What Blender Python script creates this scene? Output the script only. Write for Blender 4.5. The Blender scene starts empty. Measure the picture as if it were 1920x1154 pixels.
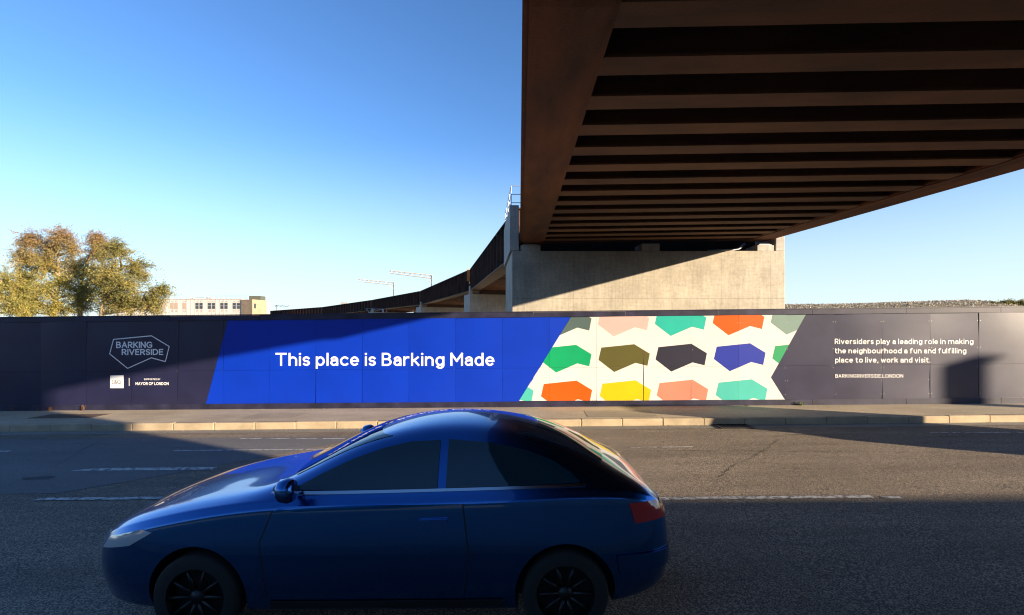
import bpy, bmesh, math, random
from mathutils import Vector, Matrix
from mathutils.bvhtree import BVHTree
from mathutils.geometry import tessellate_polygon

R = math.radians
scene = bpy.context.scene
COL = scene.collection

# ------------------------------------------------------------------ camera
CAMH, FPX, HOR = 2.13, 956.0, 620.0          # eye height, focal length in photo pixels, horizon row
cd = bpy.data.cameras.new('camera')
cam = bpy.data.objects.new('camera', cd)
COL.objects.link(cam)
cam.location = (0, 0, CAMH)
cam.rotation_euler = (R(90), 0, 0)
cd.sensor_width = 36.0
cd.lens = 36.0 * FPX / 1920.0
cd.shift_y = (HOR - 577.0) / 1920.0
cd.clip_start, cd.clip_end = 0.05, 5000
scene.camera = cam

# ------------------------------------------------------------------ light
SUN = Vector((0.86, -0.50, 0.2075)).normalized()     # towards the sun
EL = math.asin(SUN.z)
AZ = math.atan2(SUN.x, SUN.y)
SKY_N = 0.22
world = bpy.data.worlds.new("World")
scene.world = world
world.use_nodes = True
wn = world.node_tree.nodes
wn.clear()
wo = wn.new('ShaderNodeOutputWorld')
bg = wn.new('ShaderNodeBackground')
sk = wn.new('ShaderNodeTexSky')
sk.sky_type = 'NISHITA'
sk.sun_disc = False
sk.sun_elevation = EL
sk.sun_rotation = AZ
sk.altitude = 0
sk.air_density = 1.0
sk.dust_density = 0.3
sk.ozone_density = 3.0
bg.inputs['Strength'].default_value = 0.09
WL = world.node_tree.links.new
# clear winter air: a deeper zenith, and a pale veil low over the horizon
cl_ = wn.new('ShaderNodeVectorMath'); cl_.operation = 'MINIMUM'; cl_.inputs[1].default_value = (9, 9, 9)
WL(sk.outputs[0], cl_.inputs[0])
m1 = wn.new('ShaderNodeVectorMath'); m1.operation = 'SCALE'; m1.inputs['Scale'].default_value = SKY_N
WL(cl_.outputs[0], m1.inputs[0])
gm = wn.new('ShaderNodeGamma'); gm.inputs['Gamma'].default_value = 1.22
WL(m1.outputs[0], gm.inputs[0])
m2 = wn.new('ShaderNodeVectorMath'); m2.operation = 'MULTIPLY'; m2.inputs[1].default_value = (0.93 / SKY_N, 1.05 / SKY_N, 1.20 / SKY_N)
WL(gm.outputs[0], m2.inputs[0])
wtc = wn.new('ShaderNodeTexCoord'); wsx = wn.new('ShaderNodeSeparateXYZ')
WL(wtc.outputs['Generated'], wsx.inputs[0])
wr = wn.new('ShaderNodeMapRange'); wr.interpolation_type = 'SMOOTHSTEP'
wr.inputs[1].default_value = -0.05; wr.inputs[2].default_value = 0.36; wr.inputs[3].default_value = 0.92; wr.inputs[4].default_value = 0.0
WL(wsx.outputs[2], wr.inputs[0])
wm_ = wn.new('ShaderNodeMix'); wm_.data_type = 'RGBA'
wm_.inputs[7].default_value = (0.74 / SKY_N, 0.86 / SKY_N, 0.94 / SKY_N, 1)
WL(wr.outputs[0], wm_.inputs[0]); WL(m2.outputs[0], wm_.inputs[6])
WL(wm_.outputs[2], bg.inputs[0])
world.node_tree.links.new(bg.outputs[0], wo.inputs[0])
sd = bpy.data.lights.new('sun', 'SUN')
sd.energy = 5.0
sd.angle = R(0.5)
sd.color = (1.0, 0.80, 0.56)
so = bpy.data.objects.new('sun', sd)
COL.objects.link(so)
so.rotation_euler = (-SUN).to_track_quat('-Z', 'Y').to_euler()
so.location = (30, -20, 30)
vs = scene.view_settings
vs.view_transform = 'Standard'
vs.look = 'None'
vs.gamma = 1.0
vs.use_curve_mapping = False
vs.exposure = 1.52
scene.render.engine = 'CYCLES'
scene.cycles.max_bounces = 8
scene.cycles.filter_width = 1.15


# ------------------------------------------------------------------ helpers
def G(x):                      # the street climbs gently to the right
    return 0.0097 * max(-60.0, min(60.0, x))


def P(px, py, d):              # a photo pixel at depth d, as a point of the place
    return Vector(((px - 960.0) / FPX * d, d, CAMH + (HOR - py) / FPX * d))


def tag(o, label=None, cat=None, group=None, kind=None):
    if label: o['label'] = label
    if cat: o['category'] = cat
    if group: o['group'] = group
    if kind: o['kind'] = kind
    return o


def empty(name, loc=(0, 0, 0), label=None, cat=None, group=None, rz=0):
    o = bpy.data.objects.new(name, None)
    COL.objects.link(o)
    o.empty_display_size = 0.3
    o.location = loc
    o.rotation_euler = (0, 0, rz)
    return tag(o, label, cat, group)


def children(o):
    return [c for c in COL.objects if c.parent == o]


def copy_tree(o, parent=None):
    c = o.copy()
    COL.objects.link(c)
    if parent: c.parent = parent
    for ch in children(o):
        copy_tree(ch, c)
    return c


class MB:
    """collects geometry, then links it as one mesh object"""
    def __init__(self):
        self.v, self.f, self.m = [], [], []

    def poly(self, pts, mi=0):
        b = len(self.v)
        self.v += [tuple(p) for p in pts]
        self.f.append(list(range(b, b + len(pts))))
        self.m.append(mi)

    def hexa(self, p, mi=0):   # 8 points: bottom ring 0-3, top ring 4-7, both counter-clockwise from above
        b = len(self.v)
        self.v += [tuple(q) for q in p]
        for q in ((3, 2, 1, 0), (4, 5, 6, 7), (0, 1, 5, 4), (1, 2, 6, 5), (2, 3, 7, 6), (3, 0, 4, 7)):
            self.f.append([b + i for i in q])
            self.m.append(mi)

    def box(self, x0, x1, y0, y1, z0, z1, mi=0, tilt=False):
        g = G if tilt else (lambda x: 0)
        self.hexa([(x0, y0, z0 + g(x0)), (x1, y0, z0 + g(x1)), (x1, y1, z0 + g(x1)), (x0, y1, z0 + g(x0)),
                   (x0, y0, z1 + g(x0)), (x1, y0, z1 + g(x1)), (x1, y1, z1 + g(x1)), (x0, y1, z1 + g(x0))], mi)

    def beam(self, a, b, w, z0, z1, mi=0, side=0.0):
        """a box along the plan line a-b; w wide, from z0 to z1 above the ends' own heights; shifted sideways"""
        a, b = Vector(a), Vector(b)
        d = Vector((b.x - a.x, b.y - a.y, 0)).normalized()
        n = Vector((-d.y, d.x, 0))
        l, r = n * (side + w / 2), n * (side - w / 2)
        up0, up1 = Vector((0, 0, z0)), Vector((0, 0, z1))
        self.hexa([a + r + up0, b + r + up0, b + l + up0, a + l + up0, a + r + up1, b + r + up1, b + l + up1, a + l + up1], mi)

    def prism(self, pts, z0, z1, mi=0):      # plan polygon, counter-clockwise
        n = len(pts)
        b = len(self.v)
        self.v += [(x, y, z0) for x, y in pts] + [(x, y, z1) for x, y in pts]
        self.f.append([b + i for i in reversed(range(n))]); self.m.append(mi)
        self.f.append([b + n + i for i in range(n)]); self.m.append(mi)
        for i in range(n):
            j = (i + 1) % n
            self.f.append([b + i, b + j, b + n + j, b + n + i]); self.m.append(mi)

    def tube(self, pts, radii, n=6, mi=0, cap=True):
        pts = [Vector(p) for p in pts]
        if not isinstance(radii, (list, tuple)): radii = [radii] * len(pts)
        b = len(self.v)
        for i, p in enumerate(pts):
            t = (pts[min(i + 1, len(pts) - 1)] - pts[max(i - 1, 0)])
            t = t.normalized() if t.length > 1e-9 else Vector((0, 0, 1))
            u = t.cross(Vector((0, 0, 1)) if abs(t.z) < 0.9 else Vector((1, 0, 0))).normalized()
            w = t.cross(u)
            for k in range(n):
                a = 2 * math.pi * k / n
                self.v.append(tuple(p + (u * math.cos(a) + w * math.sin(a)) * radii[i]))
        for i in range(len(pts) - 1):
            for k in range(n):
                k2 = (k + 1) % n
                self.f.append([b + i * n + k, b + i * n + k2, b + (i + 1) * n + k2, b + (i + 1) * n + k])
                self.m.append(mi)
        if cap:
            self.f.append([b + k for k in reversed(range(n))]); self.m.append(mi)
            e = b + (len(pts) - 1) * n
            self.f.append([e + k for k in range(n)]); self.m.append(mi)

    def lathe(self, prof, axis_o, n=32, mi=0):       # profile (r, h) turned about the y axis at axis_o
        o = Vector(axis_o)
        b = len(self.v)
        for r, h in prof:
            for k in range(n):
                a = 2 * math.pi * k / n
                self.v.append((o.x + r * math.cos(a), o.y + h, o.z + r * math.sin(a)))
        for i in range(len(prof) - 1):
            for k in range(n):
                k2 = (k + 1) % n
                self.f.append([b + i * n + k, b + i * n + k2, b + (i + 1) * n + k2, b + (i + 1) * n + k])
                self.m.append(mi)

    def build(self, name, mats, parent=None, smooth=False, bevel=0.0, fixn=False, merge=False, seg=2):
        me = bpy.data.meshes.new(name)
        me.from_pydata(self.v, [], self.f)
        for mt in (mats if isinstance(mats, (list, tuple)) else [mats]):
            me.materials.append(mt)
        me.polygons.foreach_set('material_index', self.m)
        if fixn or merge:
            bm = bmesh.new(); bm.from_mesh(me)
            if merge: bmesh.ops.remove_doubles(bm, verts=bm.verts, dist=1e-5)
            if fixn: bmesh.ops.recalc_face_normals(bm, faces=bm.faces)
            bm.to_mesh(me); bm.free()
        if smooth:
            me.polygons.foreach_set('use_smooth', [True] * len(me.polygons))
        me.update()
        o = bpy.data.objects.new(name, me)
        COL.objects.link(o)
        if parent: o.parent = parent
        if bevel:
            md = o.modifiers.new('bevel', 'BEVEL')
            md.width = bevel; md.segments = seg; md.limit_method = 'ANGLE'; md.angle_limit = R(40)
        return o


# ------------------------------------------------------------------ materials
def new_mat(name):
    m = bpy.data.materials.new(name)
    m.use_nodes = True
    nt = m.node_tree
    return m, nt, nt.nodes['Principled BSDF'], (lambda t: nt.nodes.new(t)), nt.links.new


def pmat(name, col, rough=0.6, metal=0.0, var=0.0, scale=3.0, stretch=(1, 1, 1), bump=0.0, bscale=40.0,
         col2=None, spec=0.5, coat=0.0, detail=5.0, rvar=0.0):
    m, nt, bs, N, L = new_mat(name)
    bs.inputs['Base Color'].default_value = (*col, 1)
    bs.inputs['Roughness'].default_value = rough
    bs.inputs['Metallic'].default_value = metal
    bs.inputs['Specular IOR Level'].default_value = spec
    if coat:
        bs.inputs['Coat Weight'].default_value = coat
        bs.inputs['Coat Roughness'].default_value = 0.04
    tc = N('ShaderNodeTexCoord')
    if var or col2:
        mp = N('ShaderNodeMapping'); mp.inputs['Scale'].default_value = stretch
        L(tc.outputs['Object'], mp.inputs[0])
        nz = N('ShaderNodeTexNoise'); nz.inputs['Scale'].default_value = scale
        nz.inputs['Detail'].default_value = detail; nz.inputs['Roughness'].default_value = 0.6
        L(mp.outputs[0], nz.inputs['Vector'])
        rp = N('ShaderNodeValToRGB')
        rp.color_ramp.elements[0].position = 0.32
        rp.color_ramp.elements[1].position = 0.68
        c2 = col2 if col2 else tuple(c * (1 + var) for c in col)
        c1 = col if col2 else tuple(c * (1 - var) for c in col)
        rp.color_ramp.elements[0].color = (*c1, 1)
        rp.color_ramp.elements[1].color = (*c2, 1)
        L(nz.outputs['Fac'], rp.inputs[0]); L(rp.outputs[0], bs.inputs['Base Color'])
        if rvar:
            mr = N('ShaderNodeMapRange'); mr.inputs[3].default_value = rough - rvar; mr.inputs[4].default_value = rough + rvar
            L(nz.outputs['Fac'], mr.inputs[0]); L(mr.outputs[0], bs.inputs['Roughness'])
    if bump:
        nb = N('ShaderNodeTexNoise'); nb.inputs['Scale'].default_value = bscale; nb.inputs['Detail'].default_value = 4
        L(tc.outputs['Object'], nb.inputs['Vector'])
        bp = N('ShaderNodeBump'); bp.inputs['Strength'].default_value = bump; bp.inputs['Distance'].default_value = 0.02
        L(nb.outputs['Fac'], bp.inputs['Height']); L(bp.outputs[0], bs.inputs['Normal'])
    return m


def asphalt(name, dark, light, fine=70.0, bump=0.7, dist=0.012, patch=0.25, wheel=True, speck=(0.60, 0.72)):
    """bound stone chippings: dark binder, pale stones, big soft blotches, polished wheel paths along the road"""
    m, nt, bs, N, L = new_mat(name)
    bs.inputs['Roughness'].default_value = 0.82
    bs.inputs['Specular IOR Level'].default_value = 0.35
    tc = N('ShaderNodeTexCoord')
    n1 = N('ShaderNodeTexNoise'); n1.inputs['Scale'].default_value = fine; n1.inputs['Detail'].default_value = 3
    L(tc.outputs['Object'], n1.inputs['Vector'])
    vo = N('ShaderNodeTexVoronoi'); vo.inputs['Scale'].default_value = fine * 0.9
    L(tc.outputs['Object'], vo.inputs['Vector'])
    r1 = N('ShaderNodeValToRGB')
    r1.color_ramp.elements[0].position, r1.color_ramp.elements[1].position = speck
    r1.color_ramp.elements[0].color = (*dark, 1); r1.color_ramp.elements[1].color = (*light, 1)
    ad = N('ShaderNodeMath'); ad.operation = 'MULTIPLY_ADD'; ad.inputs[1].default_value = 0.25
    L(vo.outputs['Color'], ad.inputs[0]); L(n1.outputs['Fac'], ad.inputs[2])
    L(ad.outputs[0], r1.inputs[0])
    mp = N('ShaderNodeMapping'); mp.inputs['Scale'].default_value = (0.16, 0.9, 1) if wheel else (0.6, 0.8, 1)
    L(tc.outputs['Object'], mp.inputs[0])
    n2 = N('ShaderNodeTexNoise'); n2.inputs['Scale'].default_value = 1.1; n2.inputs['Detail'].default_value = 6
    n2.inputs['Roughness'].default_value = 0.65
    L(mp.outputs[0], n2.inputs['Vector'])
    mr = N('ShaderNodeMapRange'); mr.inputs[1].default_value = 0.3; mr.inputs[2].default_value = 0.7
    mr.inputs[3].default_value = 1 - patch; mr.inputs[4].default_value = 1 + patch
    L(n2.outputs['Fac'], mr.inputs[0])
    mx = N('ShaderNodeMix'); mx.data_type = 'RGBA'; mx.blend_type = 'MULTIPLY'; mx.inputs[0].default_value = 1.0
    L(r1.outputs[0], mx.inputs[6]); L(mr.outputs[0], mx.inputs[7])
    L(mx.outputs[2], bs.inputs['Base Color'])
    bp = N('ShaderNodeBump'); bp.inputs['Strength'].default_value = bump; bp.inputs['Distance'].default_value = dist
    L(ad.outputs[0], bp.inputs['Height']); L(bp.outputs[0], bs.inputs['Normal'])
    return m


def concrete(name, col, joint=0.0, jx=7.43, strength=1.0):
    """cast concrete: vertical streaks, cloudy blotches, board marks, fine casting joints"""
    m, nt, bs, N, L = new_mat(name)
    bs.inputs['Roughness'].default_value = 0.85
    bs.inputs['Specular IOR Level'].default_value = 0.25
    tc = N('ShaderNodeTexCoord')

    def noise(scale, st, det=5, ro=0.6):
        mp = N('ShaderNodeMapping'); mp.inputs['Scale'].default_value = st
        L(tc.outputs['Object'], mp.inputs[0])
        nz = N('ShaderNodeTexNoise'); nz.inputs['Scale'].default_value = scale
        nz.inputs['Detail'].default_value = det; nz.inputs['Roughness'].default_value = ro
        L(mp.outputs[0], nz.inputs['Vector'])
        return nz.outputs['Fac']

    def rng(src, a, b, lo=0.3, hi=0.7):
        mr = N('ShaderNodeMapRange'); mr.inputs[1].default_value = lo; mr.inputs[2].default_value = hi
        mr.inputs[3].default_value = a; mr.inputs[4].default_value = b
        L(src, mr.inputs[0]); return mr.outputs[0]

    def mul(a, b):
        mm = N('ShaderNodeMath'); mm.operation = 'MULTIPLY'
        L(a, mm.inputs[0]); L(b, mm.inputs[1]); return mm.outputs[0]
    s = strength
    f = mul(rng(noise(0.9, (1, 1, 0.8)), 1 - 0.24 * s, 1 + 0.16 * s), rng(noise(4.0, (2.2, 2.2, 0.25)), 1 - 0.16 * s, 1 + 0.10 * s))
    f = mul(f, rng(noise(4.0, (0.4, 0.4, 3.0)), 1 - 0.09 * s, 1 + 0.07 * s))
    f = mul(f, rng(noise(9.0, (1, 1, 1), 6), 1 - 0.12 * s, 1 + 0.10 * s))
    if joint:
        sx = N('ShaderNodeSeparateXYZ'); L(tc.outputs['Object'], sx.inputs[0])

        def line(src, period, off, wid, dark):
            a = N('ShaderNodeMath'); a.operation = 'ADD'; a.inputs[1].default_value = 100 * period - off + wid / 2
            L(src, a.inputs[0])
            b = N('ShaderNodeMath'); b.operation = 'MODULO'; b.inputs[1].default_value = period
            L(a.outputs[0], b.inputs[0])
            c = N('ShaderNodeMath'); c.operation = 'GREATER_THAN'; c.inputs[1].default_value = wid
            L(b.outputs[0], c.inputs[0])
            return rng(c.outputs[0], dark, 1.0, 0, 1)
        f = mul(f, line(sx.outputs[0], joint, 0.93, 0.02, 0.82))
        f = mul(f, line(sx.outputs[0], 40.0, jx, 0.03, 0.55))
        f = mul(f, line(sx.outputs[2], 40.0, 3.42, 0.022, 0.7))
    mx = N('ShaderNodeMix'); mx.data_type = 'RGBA'; mx.blend_type = 'MULTIPLY'; mx.inputs[0].default_value = 1.0
    mx.inputs[6].default_value = (*col, 1)
    L(f, mx.inputs[7]); L(mx.outputs[2], bs.inputs['Base Color'])
    bp = N('ShaderNodeBump'); bp.inputs['Strength'].default_value = 0.25; bp.inputs['Distance'].default_value = 0.02
    L(f, bp.inputs['Height']); L(bp.outputs[0], bs.inputs['Normal'])
    return m


def paint_line(name):
    """worn road paint: broken up where the stones have come through"""
    m, nt, bs, N, L = new_mat(name)
    bs.inputs['Roughness'].default_value = 0.7
    tc = N('ShaderNodeTexCoord')
    n1 = N('ShaderNodeTexNoise'); n1.inputs['Scale'].default_value = 14; n1.inputs['Detail'].default_value = 8
    n1.inputs['Roughness'].default_value = 0.7
    L(tc.outputs['Object'], n1.inputs['Vector'])
    r1 = N('ShaderNodeValToRGB')
    r1.color_ramp.elements[0].position = 0.42; r1.color_ramp.elements[1].position = 0.55
    r1.color_ramp.elements[0].color = (0.10, 0.10, 0.10, 1); r1.color_ramp.elements[1].color = (0.56, 0.55, 0.52, 1)
    L(n1.outputs['Fac'], r1.inputs[0]); L(r1.outputs[0], bs.inputs['Base Color'])
    return m


def leaf_mat(name, a, b, c, split=None):
    """leaves: colour varies per leaf and by clump; near the top thinner and browner when split is given"""
    m, nt, bs, N, L = new_mat(name)
    bs.inputs['Roughness'].default_value = 0.55
    ge = N('ShaderNodeNewGeometry'); tc = N('ShaderNodeTexCoord')
    nz = N('ShaderNodeTexNoise'); nz.inputs['Scale'].default_value = 0.55; nz.inputs['Detail'].default_value = 3
    L(tc.outputs['Object'], nz.inputs['Vector'])
    ad = N('ShaderNodeMath'); ad.operation = 'MULTIPLY_ADD'; ad.inputs[1].default_value = 0.45
    L(ge.outputs['Random Per Island'], ad.inputs[0]); L(nz.outputs['Fac'], ad.inputs[2])
    rp = N('ShaderNodeValToRGB')
    rp.color_ramp.elements[0].position = 0.45; rp.color_ramp.elements[0].color = (*a, 1)
    rp.color_ramp.elements[1].position = 1.0; rp.color_ramp.elements[1].color = (*c, 1)
    e = rp.color_ramp.elements.new(0.72); e.color = (*b, 1)
    L(ad.outputs[0], rp.inputs[0])
    out = rp.outputs[0]
    if split:
        z0, z1, top = split
        sx = N('ShaderNodeSeparateXYZ'); L(tc.outputs['Object'], sx.inputs[0])
        ma = N('ShaderNodeMath'); ma.operation = 'MULTIPLY_ADD'; ma.inputs[1].default_value = 5.0
        L(nz.outputs['Fac'], ma.inputs[0]); L(sx.outputs[2], ma.inputs[2])
        mr = N('ShaderNodeMapRange'); mr.inputs[1].default_value = z0 + 2.5; mr.inputs[2].default_value = z1 + 2.5
        L(ma.outputs[0], mr.inputs[0])
        mx = N('ShaderNodeMix'); mx.data_type = 'RGBA'
        L(mr.outputs[0], mx.inputs[0]); L(out, mx.inputs[6]); mx.inputs[7].default_value = (*top, 1)
        out = mx.outputs[2]
    L(out, bs.inputs['Base Color'])
    tr = N('ShaderNodeBsdfTranslucent'); L(out, tr.inputs['Color'])
    ms = N('ShaderNodeMixShader'); ms.inputs[0].default_value = 0.3
    L(bs.outputs[0], ms.inputs[1]); L(tr.outputs[0], ms.inputs[2])
    L(ms.outputs[0], nt.nodes['Material Output'].inputs['Surface'])
    return m


M = {}
M['road'] = asphalt('road asphalt', (0.076, 0.066, 0.057), (0.345, 0.275, 0.20), 80, 0.75, patch=0.36)
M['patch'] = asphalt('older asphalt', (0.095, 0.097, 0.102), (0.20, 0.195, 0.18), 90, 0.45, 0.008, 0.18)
M['channel'] = asphalt('gutter asphalt', (0.16, 0.15, 0.13), (0.32, 0.29, 0.24), 60, 0.4, 0.008)
M['footway'] = asphalt('footway asphalt', (0.33, 0.275, 0.195), (0.50, 0.415, 0.295), 75, 0.35, 0.006, 0.22, False)
M['cover'] = pmat('rusty cover', (0.14, 0.10, 0.075), 0.7, 0.3, 0.3, 8, bump=0.3)
M['kerb'] = pmat('kerb concrete', (0.38, 0.305, 0.205), 0.85, 0, 0.22, 3.0, (0.7, 1, 1), 0.3, 60)
M['grit'] = pmat('grit', (0.30, 0.25, 0.18), 0.9, 0, 0.4, 20, bump=0.5)
M['earth'] = pmat('earth', (0.16, 0.14, 0.09), 0.95, 0, 0.4, 0.2, bump=0.5, bscale=3)
M['line'] = paint_line('worn road paint')
M['iron'] = pmat('cast iron', (0.025, 0.025, 0.027), 0.6, 0.6, 0.3, 10)
M['concrete'] = concrete('pier concrete', (0.42, 0.385, 0.32), 1.98)
M['concrete_plain'] = concrete('plain concrete', (0.44, 0.42, 0.38))
M['corten'] = pmat('weathered steel', (0.070, 0.030, 0.018), 0.8, 0.0, scale=0.8, stretch=(2.0, 0.5, 2.0), col2=(0.20, 0.072, 0.026), spec=0.2, bump=0.25, bscale=30, detail=8)
M['corten_beam'] = pmat('weathered steel beams', (0.085, 0.046, 0.030), 0.8, 0.0, scale=0.9, stretch=(0.5, 1.5, 1.5), col2=(0.19, 0.088, 0.043), spec=0.2, bump=0.2, bscale=30, detail=8)
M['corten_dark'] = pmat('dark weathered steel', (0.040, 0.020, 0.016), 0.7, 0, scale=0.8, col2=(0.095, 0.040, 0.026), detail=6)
M['corten_sunlit'] = pmat('sunlit rust tone', (0.70, 0.26, 0.07), 0.8, 0, 0.2, 4)  # sunlight on the joint plate put into its colour
M['deck'] = pmat('dark deck', (0.016, 0.012, 0.011), 0.9)
M['galv'] = pmat('galvanised steel', (0.34, 0.35, 0.36), 0.5, 0.4, 0.12, 6)
M['pale_steel'] = pmat('pale steel', (0.36, 0.36, 0.36), 0.5, 0.1)
M['navy'] = pmat('navy board', (0.015, 0.0155, 0.047), 0.37, 0, 0.14, 1.2, spec=0.6, rvar=0.04)
M['navy_rail'] = pmat('navy rail', (0.020, 0.020, 0.045), 0.45, 0, 0.45, 2.4, spec=0.4, rvar=0.05)
M['edge'] = pmat('raw board edge', (0.22, 0.20, 0.20), 0.8)
M['blue'] = pmat('blue board', (0.001, 0.030, 0.40), 0.45, 0, 0.07, 0.9, spec=0.3)
M['cream'] = pmat('cream board', (0.58, 0.58, 0.57), 0.40, 0, 0.03, 2.0, spec=0.4)
BC = {'slate': (0.07, 0.11, 0.11), 'pink': (0.55, 0.36, 0.34), 'teal': (0.017, 0.36, 0.30), 'orange': (0.54, 0.085, 0.003),
      'sage': (0.16, 0.24, 0.22), 'green': (0.003, 0.28, 0.11), 'olive': (0.084, 0.078, 0.020), 'ink': (0.018, 0.018, 0.035),
      'royal': (0.016, 0.03, 0.30), 'mint': (0.024, 0.27, 0.11), 'aqua': (0.06, 0.40, 0.35), 'yellow': (0.56, 0.40, 0.002),
      'coral': (0.54, 0.19, 0.13)}
for k_, c_ in BC.items():
    M[k_] = pmat(k_ + ' board', c_, 0.40, 0, 0.04, 2.0, spec=0.4)
M['letter'] = pmat('white lettering', (0.80, 0.80, 0.80), 0.45)
M['letter_grey'] = pmat('silver lettering', (0.85, 0.86, 0.87), 0.45)
M['bolt'] = pmat('bolt heads', (0.4, 0.38, 0.36), 0.5, 0.5)
M['bark'] = pmat('bark', (0.30, 0.23, 0.14), 0.9, 0, 0.35, 4, (1, 1, 0.3))
M['twig'] = pmat('twigs', (0.15, 0.085, 0.06), 0.9, 0, 0.3, 1)

# ------------------------------------------------------------------ ground, road, footways
ROADZ = -0.035
ROAD0, ROAD1 = 2.2, 11.42        # near and far edge of the carriageway
KERB1 = 11.56                     # back of the far kerb
g = MB()
xs = [-3000, -60, 60, 3000]
ys = [-3000, 3000]
for i in range(3):
    g.poly([(xs[i], -3000, G(xs[i]) - 0.22), (xs[i + 1], -3000, G(xs[i + 1]) - 0.22), (xs[i + 1], 3000, G(xs[i + 1]) - 0.22), (xs[i], 3000, G(xs[i]) - 0.22)])
tag(g.build('ground', M['earth'], merge=True), kind='structure')


def sheet(name, x0, x1, y0, y1, z, mat, label=None):
    b = MB()
    b.poly([(x0, y0, z + G(x0)), (x1, y0, z + G(x1)), (x1, y1, z + G(x1)), (x0, y1, z + G(x0))])
    return tag(b.build(name, mat), kind='structure')


sheet('road', -60, 60, ROAD0, ROAD1, ROADZ, M['road'])
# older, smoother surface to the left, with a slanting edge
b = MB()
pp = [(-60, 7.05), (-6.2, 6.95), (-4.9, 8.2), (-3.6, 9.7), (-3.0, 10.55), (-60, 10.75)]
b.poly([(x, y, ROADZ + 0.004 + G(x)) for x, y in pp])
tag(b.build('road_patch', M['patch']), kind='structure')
sheet('gutter', -60, 60, 11.06, ROAD1 - 0.001, ROADZ + 0.004, M['channel'])
b = MB()
ZF0, ZF1 = 0.125, 0.07
b.poly([(-60, KERB1, ZF0 - 0.003 + G(-60)), (60, KERB1, ZF0 - 0.003 + G(60)), (60, 15.2, ZF1 + G(60)), (-60, 15.2, ZF1 + G(-60))])
tag(b.build('footway', M['footway']), kind='structure')
sheet('near_footway', -60, 60, -3.6, ROAD0 - 0.14, 0.115, M['footway'])
rnd = random.Random(4)
for nm, y0, y1 in (('kerb', ROAD1, KERB1), ('near_kerb', ROAD0 - 0.14, ROAD0)):
    b = MB()
    x = -40.0
    xoff = 0.38
    i = 0
    while x < 40:
        dz = rnd.uniform(-0.006, 0.006); dy = rnd.uniform(-0.006, 0.006)
        b.box(x + xoff, x + xoff + 0.911, y0 + dy, y1, -0.20, ZF0 + dz, 0, True)
        x += 0.915
    tag(b.build(nm, M['kerb'], bevel=0.018), kind='structure')
# grit gathered along the foot of the hoarding and in the channel
b = MB()
for i in range(900):
    t = rnd.random()
    X = rnd.uniform(-15, 15)
    if i < 620:
        Y = 13.56 - 0.0169 * X - 0.04 - abs(rnd.gauss(0, 0.05)); Z = ZF1 + 0.012 + G(X)
        if rnd.random() < 0.5: X = round(X / 1.7) * 1.7 + rnd.gauss(0, 0.25)
    else:
        Y = ROAD1 - 0.03 - abs(rnd.gauss(0, 0.05)); Z = ROADZ + 0.006 + G(X)
    s = rnd.uniform(0.006, 0.022)
    h = rnd.uniform(0.3, 1.0) * s
    a = rnd.random() * 6.28
    pts = [(X + math.cos(a + k * 1.57) * s * rnd.uniform(0.5, 1.2), Y + math.sin(a + k * 1.57) * s * 0.7, Z) for k in range(4)]
    ap = (X, Y, Z + h)
    for k in range(4):
        b.poly([pts[k], pts[(k + 1) % 4], ap], 0)
tag(b.build('leaf_litter', M['grit']), 'dry grit and leaf litter along the foot of the hoarding', 'litter', kind='stuff')


def marking(pts, name='road_marking'):
    b = MB()
    b.poly([(x, y, ROADZ + 0.008 + G(x)) for x, y in pts])
    return tag(b.build(name, M['line']), kind='structure')


def road_at(px, py):          # photo pixel to the road surface
    d = 9.0
    for _ in range(12):
        X = (px - 960) / FPX * d
        d = (CAMH - (ROADZ + G(X))) * FPX / (py - HOR)
    return X, d


def dash(px0, px1, py, w, skew=0.0):
    x0, y0 = road_at(px0, py); x1, y1 = road_at(px1, py)
    y = (y0 + y1) / 2
    marking([(x0, y - w / 2), (x1, y - w / 2), (x1, y + w / 2), (x0 + skew, y + w / 2)])


dash(143, 400, 880.5, 0.15, 0.25)
dash(66, 330, 936, 0.10, 0.1)
dash(330, 640, 844.5, 0.07)
for k in range(6):
    dash(450 + k * 52, 450 + k * 52 + 40, 823.3, 0.06)
dash(-260, 12, 848.5, 0.09)
dash(1165, 1640, 934.5, 0.10, 0.1)
dash(1655, 1690, 934, 0.08)
dash(1180, 1300, 839.5, 0.05)
for a, b_ in ((1744, 1778), (1786, 1800), (1808, 1862), (1864, 1893), (1908, 1990)):
    dash(a, b_, 812, 0.07)
# a dark patch of spilt tar on the older surface
b = MB()
cx, cy = road_at(78, 897)
b.poly([(cx + rx * math.cos(a), cy + ry * math.sin(a), ROADZ + 0.008 + G(cx)) for a, rx, ry in
        [(k * 0.52, 0.25 * rnd.uniform(0.6, 1.3), 0.10 * rnd.uniform(0.6, 1.3)) for k in range(12)]])
tag(b.build('tar_patch', M['iron']), kind='structure')
M['footway_old'] = asphalt('footway reinstatement', (0.26, 0.22, 0.16), (0.40, 0.335, 0.24), 70, 0.4, 0.006, 0.25, False)
for (x0, x1, y0, y1) in ((1.75, 3.35, 11.75, 12.75), (-6.4, -5.2, 12.0, 12.9), (-16, -12.4, 11.6, 12.3)):
    yz = lambda y: ZF0 + (ZF1 - ZF0) * (y - KERB1) / (15.2 - KERB1) + 0.002
    b = MB(); b.poly([(x0, y0, yz(y0) + G(x0)), (x1, y0, yz(y0) + G(x1)), (x1 + .1, y1, yz(y1) + G(x1)), (x0 + .05, y1, yz(y1) + G(x0))])
    tag(b.build('footway_patch', M['footway_old']), kind='structure')
rc = random.Random(21)
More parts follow.
